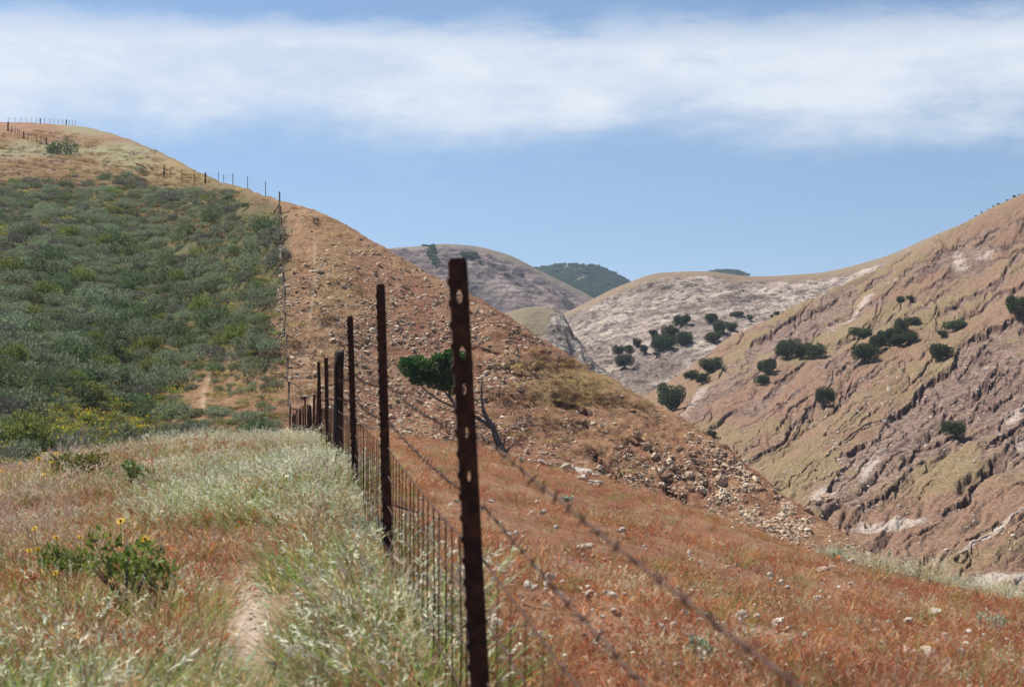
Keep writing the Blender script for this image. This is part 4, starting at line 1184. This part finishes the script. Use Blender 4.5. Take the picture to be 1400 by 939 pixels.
for (x, y, w, h) in ((1047, 512, 26, 22), (1042, 526, 19, 15), (1075, 490, 34, 24), (1096, 490, 24, 20), (1113, 491, 26, 20)): oak(x, y, w, h, can, 'oak in the row along the gully below the long scarp', 'row of oaks along the gully')
for (x, y, w, h) in ((1179, 462, 32, 16), (1183, 493, 34, 26), (1196, 482, 22, 22), (1210, 472, 26, 22), (1222, 466, 24, 20), (1228, 472, 26, 18), (1244, 470, 26, 17), (1246, 444, 22, 10), (1234, 454, 24, 16)): oak(x, y, w, h, can, 'oak in the cluster on the bench in the middle of the canyon slope', 'cluster of oaks on the canyon bench')
for (x, y, w, h) in ((974, 440, 20, 14), (982, 456, 20, 18), (974, 467, 26, 14), (1000, 452, 18, 13), (931, 446, 24, 18), (934, 473, 26, 20), (905, 480, 28, 24), (912, 466, 22, 18), (897, 478, 20, 16), (923, 455, 11, 8), (854, 502, 24, 20), (846, 486, 16, 12), (858, 482, 16, 11), (871, 474, 13, 13), (880, 483, 10, 12), (893, 460, 12, 11), (1009, 433, 18, 8), (1025, 438, 9, 7), (898, 487, 10, 6)):
    wh = 'near the tan edge of the canyon slope' if x > 960 else 'beside the rock knob' if x < 895 and y > 465 or x < 890 else 'in the dense clump'
    oak(x, y, w, h, mid, 'oak on the pale rocky spur ' + wh, 'oaks on the rocky spur ' + wh)
for (x, y, w, h) in ((1062, 421, 10, 6), (1055, 424, 6, 4), (1232, 414, 12, 8), (1244, 411, 10, 7)): oak(x, y, w, h, can, 'tiny bush on the tan upper edge of the canyon slope', 'tiny bushes on the upper canyon slope')
for k in range(9):
    x = 1330 + k * 8 + rnd.uniform(-6, 6); oak(x, 100, rnd.uniform(2, 6), rnd.uniform(1.2, 3), can, 'small bush on the skyline ridge of the canyon slope', 'bushes on the skyline ridge')
# wooded far hill, dark woods on the back hill
FARW = []
for c_, t_ in OAKS[:3]:
    c2 = c_.copy(); c2.materials.clear(); c2.materials.append(LEAF['farwood']); FARW.append(c2)
def woods(name, sheet, spots, label, s0, s1, mul=1.0):
    pts = [sheet.at(x, y) for x, y in spots]
    n = len(pts); S = g.uniform(s0, s1, n)
    scatter(name, pts, np.stack([np.zeros(n), np.zeros(n), g.random(n) * 6.28], 1), np.stack([S, S, S * .8], 1), g.integers(0, 3, n), FARW, label, 'woods')
sp = []
while len(sp) < 1300:
    x, y = g.uniform(700, 870), g.uniform(362, 412)
    if abs(x - 792) < 12 and abs(y - 380 + (x - 792) * .5) < 5 and g.random() < .85: continue
    if x < 745 and g.random() < .5: continue
    sp.append((x, y))
sp += [(g.normal() * 13 + 990, 371 + g.uniform(0, 9)) for k in range(140)]
woods('far_woods', far, sp, 'dark green woods covering the farthest hill', 1.8, 4.2)
sp = [(592 + g.normal() * 3.5 + (y_ - 350) * .3, y_) for y_ in 351 + 6.5 * g.normal(size=70)] + [(640 + g.normal() * 6 + v_ * 1.1, 346 + v_) for v_ in np.abs(g.normal(size=60)) * 5] + [(586 + g.normal() * 4, 337) for k in range(14)]
woods('back_hill_woods', back, sp, 'dark brush in the hollows near the top of the distant grey hill', .6, 1.5)

# ------------------------------------------------------------------ leaning tree on the scree
q = hill.at(690, 622)
TS = 1.16
tree = tag(obj('leaning_tree', None, None, None, q, (0, 0, 0), (TS, TS, 1.02)), 'leaning green tree with bare grey trunk growing from the scree', 'tree')
b = 81 / 81.0
mb = MB()
mb.tube([(.15, .1, -.5), (0, 0, .0), (-.22, .15, .45), (-.42, .3, .95), (-.55, .45, 1.45), (-.85, .55, 1.95), (-1.08, .6, 2.5)], [.26, .22, .19, .16, .14, .11, .09], 8)
mb.tube([(.1, 0, -.3), (.5, -.1, -.25), (.95, -.15, -.45)], [.16, .1, .05], 6)
trunk = obj('trunk', mb.mesh('trunk', True), BARK, tree)
def limb(pts, r0, r1):
    m2 = MB(); n = len(pts); m2.tube(pts, [r0 + (r1 - r0) * k / (n - 1) for k in range(n)], 6); obj('branch', m2.mesh('branch', True), BARK, tree)
limb([(-1.05, .6, 2.45), (-1.12, .65, 3.0), (-1.15, .7, 3.6), (-1.10, .75, 4.3)], .07, .025)
limb([(-.55, .42, 1.4), (-1.2, .7, 1.9), (-1.9, .95, 2.3), (-2.5, 1.2, 2.7), (-2.75, 1.3, 3.3), (-2.7, 1.4, 4.2)], .12, .05)
limb([(-1.9, .95, 2.3), (-2.6, 1.2, 2.6), (-3.3, 1.5, 2.95), (-4.0, 1.7, 3.5), (-4.6, 1.9, 4.2)], .08, .03)
limb([(-2.6, 1.2, 2.9), (-3.1, 1.4, 3.6), (-3.4, 1.5, 4.4)], .07, .03)
limb([(-1.5, .8, 2.1), (-2.2, .9, 2.25), (-3.0, 1.1, 2.4), (-3.6, 1.2, 2.9)], .04, .015)
limb([(-.12, .1, .3), (-.02, .05, .75), (.04, 0, 1.3)], .07, .02)
limb([(.05, 0, .2), (.35, -.05, .5), (.55, -.1, .8)], .06, .02)
limb([(-.85, .55, 1.95), (-1.6, .6, 2.5), (-1.9, .7, 3.3), (-1.8, .8, 4.1)], .04, .015)
gt = np.random.default_rng(88)
def clump(lumps, n):
    p, d = lump_points(lumps, int(n * .6), gt); me = leaf_mesh('crown', p, .085, .45, gt, d); me.materials.append(LEAF['bright']); obj('crown', me, None, tree)
clump([((-4.75, 1.9, 4.75), (.55, .6, .5)), ((-4.35, 1.9, 5.0), (.6, .6, .45)), ((-4.2, 1.8, 4.45), (.6, .6, .45)), ((-4.95, 1.9, 5.1), (.35, .4, .3))], 3600)
clump([((-3.4, 1.5, 4.75), (.7, .7, .55)), ((-2.9, 1.4, 4.4), (.65, .6, .6)), ((-3.5, 1.5, 4.25), (.5, .5, .4)), ((-3.0, 1.45, 3.85), (.45, .45, .4))], 4200)
clump([((-4.3, 1.75, 4.1), (.45, .45, .35)), ((-2.75, 1.4, 4.0), (.5, .45, .45)), ((-3.5, 1.5, 3.9), (.45, .4, .3)), ((-3.2, 1.5, 5.3), (.45, .45, .3))], 2600)
clump([((-3.8, 1.6, 4.7), (.5, .5, .5)), ((-3.3, 1.5, 5.15), (.4, .4, .3)), ((-3.9, 1.6, 4.2), (.35, .35, .3)), ((-2.6, 1.4, 3.6), (.3, .3, .35))], 2200)
clump([((-2.5, 1.4, 5.3), (.5, .5, .45)), ((-2.05, 1.3, 5.1), (.45, .5, .5)), ((-2.3, 1.35, 4.75), (.4, .4, .4)), ((-2.75, 1.4, 5.55), (.3, .3, .25))], 2400)
for (x, y, w) in ((752, 648, 12), (662, 640, 10)):
    q = hill.at(x, y); put_shrub(q, w / F * q[1] / 2 * 1.2, 'dark', 'tiny dark green shrub at the foot of the scree', 'tiny shrubs at the scree foot', 1.8)

# ------------------------------------------------------------------ fences
def m_rust():
    m = Mat('rusty_steel'); n = m.noise(28, 6, .65); n2 = m.noise(6, 4)
    c = m.mix(m.ramp(n, .35, .68), (0.022, 0.010, 0.009), (0.080, 0.030, 0.018))
    c = m.mix(m.ramp(n2, .5, .7, 0, .6), c, (0.034, 0.020, 0.018))
    return m.surf(c, .75, m.bump(n, .5, .003), .3, .15)
def m_wood():
    m = Mat('weathered_post'); v = m.scaled(m.pos(), (30, 30, 2.0)); n = m.noise(1.0, 6, .65, v)
    return m.surf(m.mix(m.ramp(n, .35, .7), (0.020, 0.012, 0.010), (0.070, 0.046, 0.036)), .9, m.bump(n, .8, .01))
RUST, WOODM = m_rust(), m_wood()
WIRE = Mat('rusty_wire'); WIRE = WIRE.surf(WIRE.mix(WIRE.noise(40, 3), (0.034, 0.014, 0.009), (0.100, 0.045, 0.027)), .7, None, .25, .0)
def steel_post(h, w=.042, holes=True, lugs=True):
    """U-channel line post: slotted web, two flanges, lugs up one edge"""
    mb = MB(); d = .004; top = h; bot = -.35
    hz = [top - .075 * k for k in (1.3, 3.2)] + [top - .33 - .11 * k for k in range(3)] if holes else []
    z = top; hw = w / 2
    for k, c in enumerate(hz):
        a = .017 if k < 2 else .013; sw = w * (.20 if k < 2 else .12)
        mb.prism([(-hw, c + a), (hw, c + a), (hw, z), (-hw, z)], -d, d)
        mb.prism([(-hw, c - a), (-sw * .3, c - a), (-sw, c), (-sw * .3, c + a), (-hw, c + a)], -d, d)
        mb.prism([(hw, c + a), (sw * .3, c + a), (sw, c), (sw * .3, c - a), (hw, c - a)], -d, d)
        z = c - a
    mb.prism([(-hw, bot), (hw, bot), (hw, z), (-hw, z)], -d, d)
    for s in (-1, 1):
        mb.box((s * (hw + .002), .010, (top + bot) / 2 - .002), (.0022, .0138, (top - bot) / 2 - .004))
    if lugs:
        z = top - .05
        while z > 0.1:
            mb.prism([(-hw - .0045, z), (-hw - .0095, z - .004), (-hw - .0095, z - .016), (-hw - .0045, z - .022)], -.006, .012)
            z -= .054
    return mb.mesh('post')
def wood_post(h, r, seed):
    g2 = np.random.default_rng(seed); mb = MB(); n = 9
    zz = [-.4, 0, h * .3, h * .6, h * .85, h - .012, h]
    pts = [(g2.normal() * r * .06, g2.normal() * r * .06, z) for z in zz]
    mb.tube(pts, [r * 1.05, r * 1.03, r, r * .98, r * .96, r * .95, r * .82], n)
    for v in mb.v: v.x += g2.normal() * r * .03; v.y += g2.normal() * r * .03
    return mb.mesh('post', True)
def gz(x, y):
    a = float(near_z(np.array([x]), np.array([y]))[0])
    return max(a, hill.height(x, y)) if y > 60 else a
def sagline(a, b, sag, n=10):
    a, b = np.array(a), np.array(b); return [tuple(a + (b - a) * t - np.array([0, 0, sag * 4 * t * (1 - t)])) for t in np.linspace(0, 1, n + 1)]
fence = tag(obj('wire_fence', None, None, None, (fence_x(3.6), 3.6, gz(fence_x(3.6), 3.6))), 'rusty post and woven wire fence running down the ridge between pale and red grass', 'fence')
FO = np.array(fence.location)
def L(p): return tuple(np.array(p) - FO)
line = []
ys = [-.2, 3.6, 7.2, 10.8, 14.6, 18.2, 21.6, 25.2, 28.6, 32.6, 36, 39.8, 43.4, 47, 50.6, 54.2, 58, 61.6, 65.2, 69, 72.6]
hts = {1: .126, 2: .118, 3: -.067, 4: -.45}
tilt = {0: .02, 1: -.054, 2: -.028, 3: -.030, 4: .01, 5: -.02, 6: -.03, 7: .03}
far_post = steel_post(1.3, .040, False, False)
for k, y in enumerate(ys):
    x = fence_x(y) + (rnd.uniform(-.03, .03) if k > 4 else 0); z = gz(x, y)
    wood = k in (4, 9, 14, 20)
    h = hts[k] - z if k in hts else (1.3 if k == 0 else rnd.uniform(1.2, 1.36))
    if wood: me = wood_post(h, .052 if k == 4 else .05, k)
    elif k < 5: me = steel_post(h, .039 if k == 1 else .036, k == 1)
    else: me = far_post
    xo = 0
    if k == 1: xo = 0.0
    p = obj('post', me, WOODM if wood else RUST, fence, L((x + xo, y, z)), (rnd.uniform(-.015, .015), tilt.get(k, rnd.uniform(-.03, .03)), .1 if not wood else 0), None if (wood or k < 5) else (1, 1, h / 1.3))
    line.append((x, y, z))
# strands: two barbed wires over five plain wires of the woven mesh; heights above the post foot
WH = [.94, .765, .63, .485, .335, .19, .06]
def wire_pts(hh, k0, k1, sag, sub):
    out = []
    for k in range(k0, k1):
        a, b = line[k], line[k + 1]
        if k == 0: a = (a[0], a[1], a[2] - .20 * min(1, hh))       # the strands hang slack beside the camera
        s = sagline((a[0] - .0, a[1] - .035, a[2] + hh), (b[0], b[1] - .035, b[2] + hh), sag * rnd.uniform(.6, 1.3), sub)
        out += [L(p) for p in (s if k == k0 else s[1:])]
    return out
for wi, hh in enumerate(WH):
    near_p = wire_pts(hh, 0, 6, .03 if wi < 2 else .015, 26)
    far_p = wire_pts(hh, 6, len(line) - 1, .03, 4)
    if wi < 2:
        mb = MB(); bb = MB()
        P3 = np.array(near_p)
        dd = np.concatenate([[0], np.cumsum(np.linalg.norm(np.diff(P3, axis=0), axis=1))])
        m_ = int(dd[-1] / .018); tt = np.linspace(0, dd[-1], m_)
        Q = np.stack([np.interp(tt, dd, P3[:, c]) for c in range(3)], 1)
        for ph in (0, math.pi):
            an = tt / .05 * math.pi + ph
            mb.tube([tuple(Q[i_] + np.array([math.cos(an[i_]), 0, math.sin(an[i_])]) * .0016) for i_ in range(m_)], .0017, 4)
        z_ = .03
        while z_ < dd[-1]:
            c = np.array([np.interp(z_, dd, P3[:, q_]) for q_ in range(3)])
            for s in range(2):
                v = np.array([rnd.uniform(-1, 1), rnd.uniform(-.4, .4), rnd.uniform(-1, 1)]); v = v / np.linalg.norm(v) * .017
                bb.tube([tuple(c - v), tuple(c + np.array([0, .004 * s, 0])), tuple(c + v)], [.0008, .0022, .0008], 4)
            bb.tube([tuple(c - np.array([0, .009, 0])), tuple(c + np.array([0, .009, 0]))], .0042, 6)
            z_ += .125
        o = obj('barbed_wire', mb.mesh('barbed_wire'), WIRE, fence); obj('barbs', bb.mesh('barbs'), WIRE, o)['kind'] = 'stuff'
        m2 = MB(); m2.tube(far_p, .0024, 4); obj('barbed_wire', m2.mesh('barbed_wire'), WIRE, fence)
    else:
        mb = MB(); mb.tube(near_p, .0029, 5); mb.tube(far_p, .0026, 4); obj('mesh_wire', mb.mesh('mesh_wire'), WIRE, fence)
mb = MB()
for k in range(len(line) - 1):
    a, b_ = np.array(line[k]), np.array(line[k + 1]); n = 19 if k < 6 else 12
    if k == 0: a[2] -= .12
    for q_ in range(1, n):
        t = q_ / n; p = a + (b_ - a) * t; hh = WH[2]; sg = .015 * 4 * t * (1 - t)
        j1, j2 = rnd.uniform(-.035, .035), rnd.uniform(-.02, .02)
        mb.tube([L((p[0], p[1] - .035 + j1, p[2] + WH[-1])), L((p[0] + rnd.uniform(-.006, .006), p[1] - .035, p[2] + .3 - sg)), L((p[0], p[1] - .035 + j2, p[2] + hh - sg))], .0015 if k == 0 else .0027, 4, False)
o = obj('stay_wires', mb.mesh('stay_wires'), WIRE, fence); o['kind'] = 'stuff'

def small_fence(name, label, posts, wires=3, wr=.006, pw=.026):
    """posts: (x, y, z, height, thick)"""
    root = tag(obj(name, None, None, None, posts[0][:3]), label, 'fence'); o0 = np.array(posts[0][:3])
    for k, (x, y, z, h, th) in enumerate(posts):
        mb = MB()
        if th: mb.tube([(0, 0, -.3), (0, 0, h * .5), (.01, 0, h)], [th, th * .95, th * .9], 8)
        else: mb.box((0, 0, h / 2 - .15), (pw, pw, h / 2 + .15))
        obj('post', mb.mesh('post', bool(th)), WOODM if th else RUST, root, np.array([x, y, z]) - o0, (rnd.uniform(-.03, .03), rnd.uniform(-.03, .03), rnd.random()))
    for w in range(wires):
        mb = MB(); mb.tube([tuple(np.array([x, y, z + h * (.85 - .27 * w)]) - o0) for (x, y, z, h, th) in posts], wr, 4)
        obj('wire', mb.mesh('wire'), WIRE, root)
    return root, o0
ps = []
for k, (px, py) in enumerate(((396, 588), (394.5, 556), (393, 522), (391.5, 490), (390, 458), (388.8, 430), (387.5, 402), (386.2, 374), (385, 348), (384, 325), (383, 308))):
    q = hill.at(px, py, 60); ps.append((q[0], q[1], q[2], 1.45, .05 if k in (0, 4) else 0))
q = hill.at(382, 292); ps.append((q[0], q[1], q[2], 1.75, .07))
cf, co = small_fence('climbing_fence', 'line of rusty posts climbing straight up the hill to the corner post', ps, 4, .010, .040)
mb = MB(); c = np.array(ps[-1][:3]) - co; mb.tube([tuple(c + np.array([-.45, -.1, .0])), tuple(c + np.array([0, 0, .8]))], .045, 6); obj('brace', mb.mesh('brace', True), WOODM, cf)
ps = []
for (px, py, top, th) in ((363, 200, 248, 0), (338.5, 200, 241, 0), (318.5, 200, 237, 0), (306, 200, 246, 0), (298.5, 200, 236, 0), (280.5, 252, 236, .10), (265.5, 249, 232, 0), (249, 247, 231, 0), (233, 244, 230, 0), (224, 243, 227, .10)):
    q = hill.at(px, py, 60); h = max((HY - top) / F * q[1] - q[2], 1.0); ps.append((q[0], q[1], q[2], h, th))
small_fence('crest_fence', 'fence posts along the crest, some standing against the sky', ps)
ps = []
for (px, py, top, th) in ((63, 198, 188, .11), (56, 197, 186, 0), (50, 196, 185, 0), (43.5, 195, 184, 0), (38, 193, 181, 0), (32.5, 190, 180, .11), (27, 187, 176, 0), (24, 185, 175, 0), (21, 183, 174, 0), (16, 181, 172, .06), (11, 179.5, 167, .13)):
    q = hill.at(px, py, 60); h = max((HY - top) / F * q[1] - q[2], 1.0); ps.append((q[0], q[1], q[2], min(h, 1.9), th))
small_fence('crown_fence', 'fence running down the bare crown to the solitary dark bush', ps)
ps = []
for k, px in enumerate((12, 20.5, 29, 35.5, 43.5, 49.5, 55, 61, 68, 73.5, 79.5, 85.5, 90.5, 94.5, 99, 103.5)):
    q = hill.at(px, 150, 60); top = np.interp(px, [12, 29, 60, 104], [167, 165, 168, 174]); h = max((HY - top) / F * q[1] - q[2], 1.0); ps.append((q[0], q[1], q[2], min(h, 2.0), .11 if k in (6, 12) else 0))
small_fence('skyline_fence', 'row of thin posts on the skyline of the highest crown', ps)
for (x0, y0, x1, y1, lab) in ((181, 222, 204, 233, 'longer fallen fence rail lying on the slope under the crown'), (200, 224, 211, 237, 'shorter fallen rail crossing the end of the longer one')):
    a = hill.at(x0, y0); b_ = hill.at(x1, y1); a[2] += .12; b_[2] += .12; m_ = (a + b_) / 2
    d_ = b_ - a; d_ = d_ / np.linalg.norm(d_) * min(np.linalg.norm(d_), 6)
    mb = MB(); mb.tube([tuple(-d_ / 2), tuple(d_ * .1), tuple(d_ / 2)], [.09, .085, .075], 7); tag(obj('fallen_rail', mb.mesh('fallen_rail', True), WOODM, None, m_), lab, 'rail')

# ------------------------------------------------------------------ foreground plants and flowers
def bush(name, px, py, w, h, mat, n, leaf, label, cat, seed, stems=9):
    q = near_at(px, py); r = w / F * q[1] / 2; hh = h / F * q[1]
    g2 = np.random.default_rng(seed)
    root = tag(obj(name, None, None, None, q), label, cat)
    Ls = []
    for k in range(11):
        a = g2.random() * 6.283; u_ = .75 * r * math.sqrt(g2.random()); rr_ = r * (.22 + .2 * g2.random())
        Ls.append(((u_ * math.cos(a), u_ * math.sin(a), hh * (.4 + .45 * g2.random())), (rr_, rr_, rr_ * .8)))
    p, d = lump_points(Ls, n, g2, .0)
    me = leaf_mesh('foliage', p, leaf, .5, g2, d, up=.3); me.materials.append(mat); obj('foliage', me, None, root)
    for k in range(stems):
        a = g2.random() * 6.283; e = (r * .7 * math.cos(a), r * .7 * math.sin(a), hh * (.6 + .3 * g2.random()))
        mb = MB(); mb.tube([(0, 0, -.05), (e[0] * .35, e[1] * .35, hh * .35), e], [.006, .005, .002], 5); obj('stem', mb.mesh('stem', True), BARK, root)
    return root
bush('sunflower_bush', 172, 848, 150, 122, LEAF['encelia'], 620, .020, 'leafy green bush with yellow flowers in the near grass', 'bush', 3, 14)
bush('sunflower_bush', 88, 800, 80, 56, LEAF['encelia'], 900, .015, 'sparse green bush left of the leafy flowering bush', 'bush', 4, 9)
bush('leafy_weed', 190, 668, 46, 40, LEAF['encelia'], 900, .022, 'green leafy weed standing in the silvery grass near the scrub', 'plant', 5, 6)
bush('leafy_weed', 100, 655, 90, 34, LEAF['lime'], 1200, .025, 'wide low weed beside the yellow flowers at the ridge edge', 'plant', 6, 6)
bush('silver_plant', 492, 772, 86, 60, LEAF['silver'], 2600, .012, 'silvery sage plant at the foot of the slender steel post', 'plant', 7, 8)
bush('silver_plant', 958, 905, 44, 34, LEAF['silver'], 800, .010, 'small silvery plant in red grass beside the trailing barbed wire', 'plant', 8, 5)
bush('silver_plant', 1352, 868, 44, 26, LEAF['silver'], 500, .010, 'small grey plant among pale stones in the open red grass', 'plant', 9, 5)
bush('silver_plant', 1145, 756, 24, 17, LEAF['silver'], 500, .016, 'tiny round grey plant at the rim of the red grass', 'plant', 10, 3)
bush('silver_plant', 775, 690, 18, 12, LEAF['silver'], 300, .02, 'tiny grey plant in the middle of the red grass', 'plant', 12, 3)
PET = Mat('yellow_petal'); PET = PET.leafy((0.80, 0.50, 0.012), .3, .6)
ORP = Mat('orange_petal'); ORP = ORP.leafy((0.80, 0.20, 0.02), .3, .6)
DSC = Mat('flower_disc'); DSC = DSC.surf((0.16, 0.07, 0.012), .9)
STM = Mat('flower_stem'); STM = STM.leafy((0.15, 0.19, 0.05), .2)
def flower(px, py, foot, w, label, group=None, pm=None, seed=0):
    g2 = np.random.default_rng(seed); q = near_at(px + g2.uniform(-4, 4), foot)
    top = P(px, py, q[1]); r = w / F * q[1] / 2
    root = tag(obj('yellow_flower' if pm is None else 'orange_poppy', None, None, None, q), label, 'flower', group)
    t = top - q
    mb = MB(); mb.tube([(0, 0, -.03), tuple(t * .5 + np.array([.01, 0, .02])), tuple(t)], [.003, .0025, .002], 5); obj('stem', mb.mesh('stem', True), STM, root)
    nrm = Vector((g2.normal() * .4, -.55 + g2.normal() * .2, .8)).normalized(); M = nrm.to_track_quat('Z', 'Y').to_matrix()
    for k in range(9 if pm is None else 4):
        a = k * 2 * math.pi / (9 if pm is None else 4); wd = .36 if pm is None else .8; V = []
        for (u_, v_, z_) in ((.15, -.08, 0), (.15, .08, 0), (.62, wd * .5, .06), (1, wd * .2, -.05), (1, -wd * .2, -.05), (.62, -wd * .5, .06)):
            V.append(M @ Vector((r * (u_ * math.cos(a) - v_ * math.sin(a)), r * (u_ * math.sin(a) + v_ * math.cos(a)), r * z_)))
        me = bpy.data.meshes.new('petal'); me.from_pydata([tuple(v) for v in V], [], [(0, 1, 2, 5), (2, 3, 4, 5)]); obj('petal', me, PET if pm is None else pm, root, tuple(t))
    bm = bmesh.new(); bmesh.ops.create_uvsphere(bm, u_segments=8, v_segments=5, radius=r * .3)
    me = bpy.data.meshes.new('disc'); bm.to_mesh(me); bm.free(); obj('disc', me, DSC if pm is None else pm, root, tuple(t + np.array(M @ Vector((0, 0, r * .08)))))
flower(198, 737, 832, 16, 'yellow daisy flower on top of the leafy green bush', None, None, 1)
flower(165, 712, 790, 14, 'yellow daisy flower standing clear above the leafy bush in the grass', None, None, 2)
for k, (x, y, f, w) in enumerate(((47, 722, 790, 9), (77, 735, 800, 11), (110, 734, 800, 8), (107, 748, 812, 8), (76, 783, 850, 10), (52, 750, 820, 9), (40, 752, 815, 10))):
    flower(x, y, f, w, 'small yellow flower in pinkish grass left of the leafy bush', 'small yellow flowers in the pinkish grass', None, 10 + k)
for k, (x, y, f, w) in enumerate(((53, 627, 668, 8), (77, 620, 665, 7), (70, 632, 668, 6), (60, 648, 690, 6), (157, 624, 660, 5), (3, 643, 690, 6), (28, 633, 672, 5))):
    flower(x, y, f, w, 'yellow flower at the ridge edge in front of the dark scrub', 'yellow flowers at the ridge edge', None, 30 + k)
for k, (x, y, f, w) in enumerate(((1147, 761, 768, 8), (1265, 915, 925, 13), (1284, 921, 930, 13), (1252, 912, 922, 12))):
    flower(x, y, f, w, 'orange poppy low in the red grass', 'orange poppies in the red grass', ORP, 50 + k)

# ------------------------------------------------------------------ air
hz = bpy.data.materials.new('haze_air'); hz.use_nodes = True; t = hz.node_tree; t.nodes.clear()
ho = t.nodes.new('ShaderNodeOutputMaterial'); pv = t.nodes.new('ShaderNodeVolumePrincipled')
pv.inputs['Color'].default_value = (0.62, 0.76, 1.0, 1); pv.inputs['Density'].default_value = 0.00013; pv.inputs['Anisotropy'].default_value = 0.2
t.links.new(pv.outputs[0], ho.inputs['Volume'])
mb = MB(); mb.box((0, 0, 16), (4100, 4100, 56)); tag(obj('haze', mb.mesh('haze'), hz), kind='stuff')
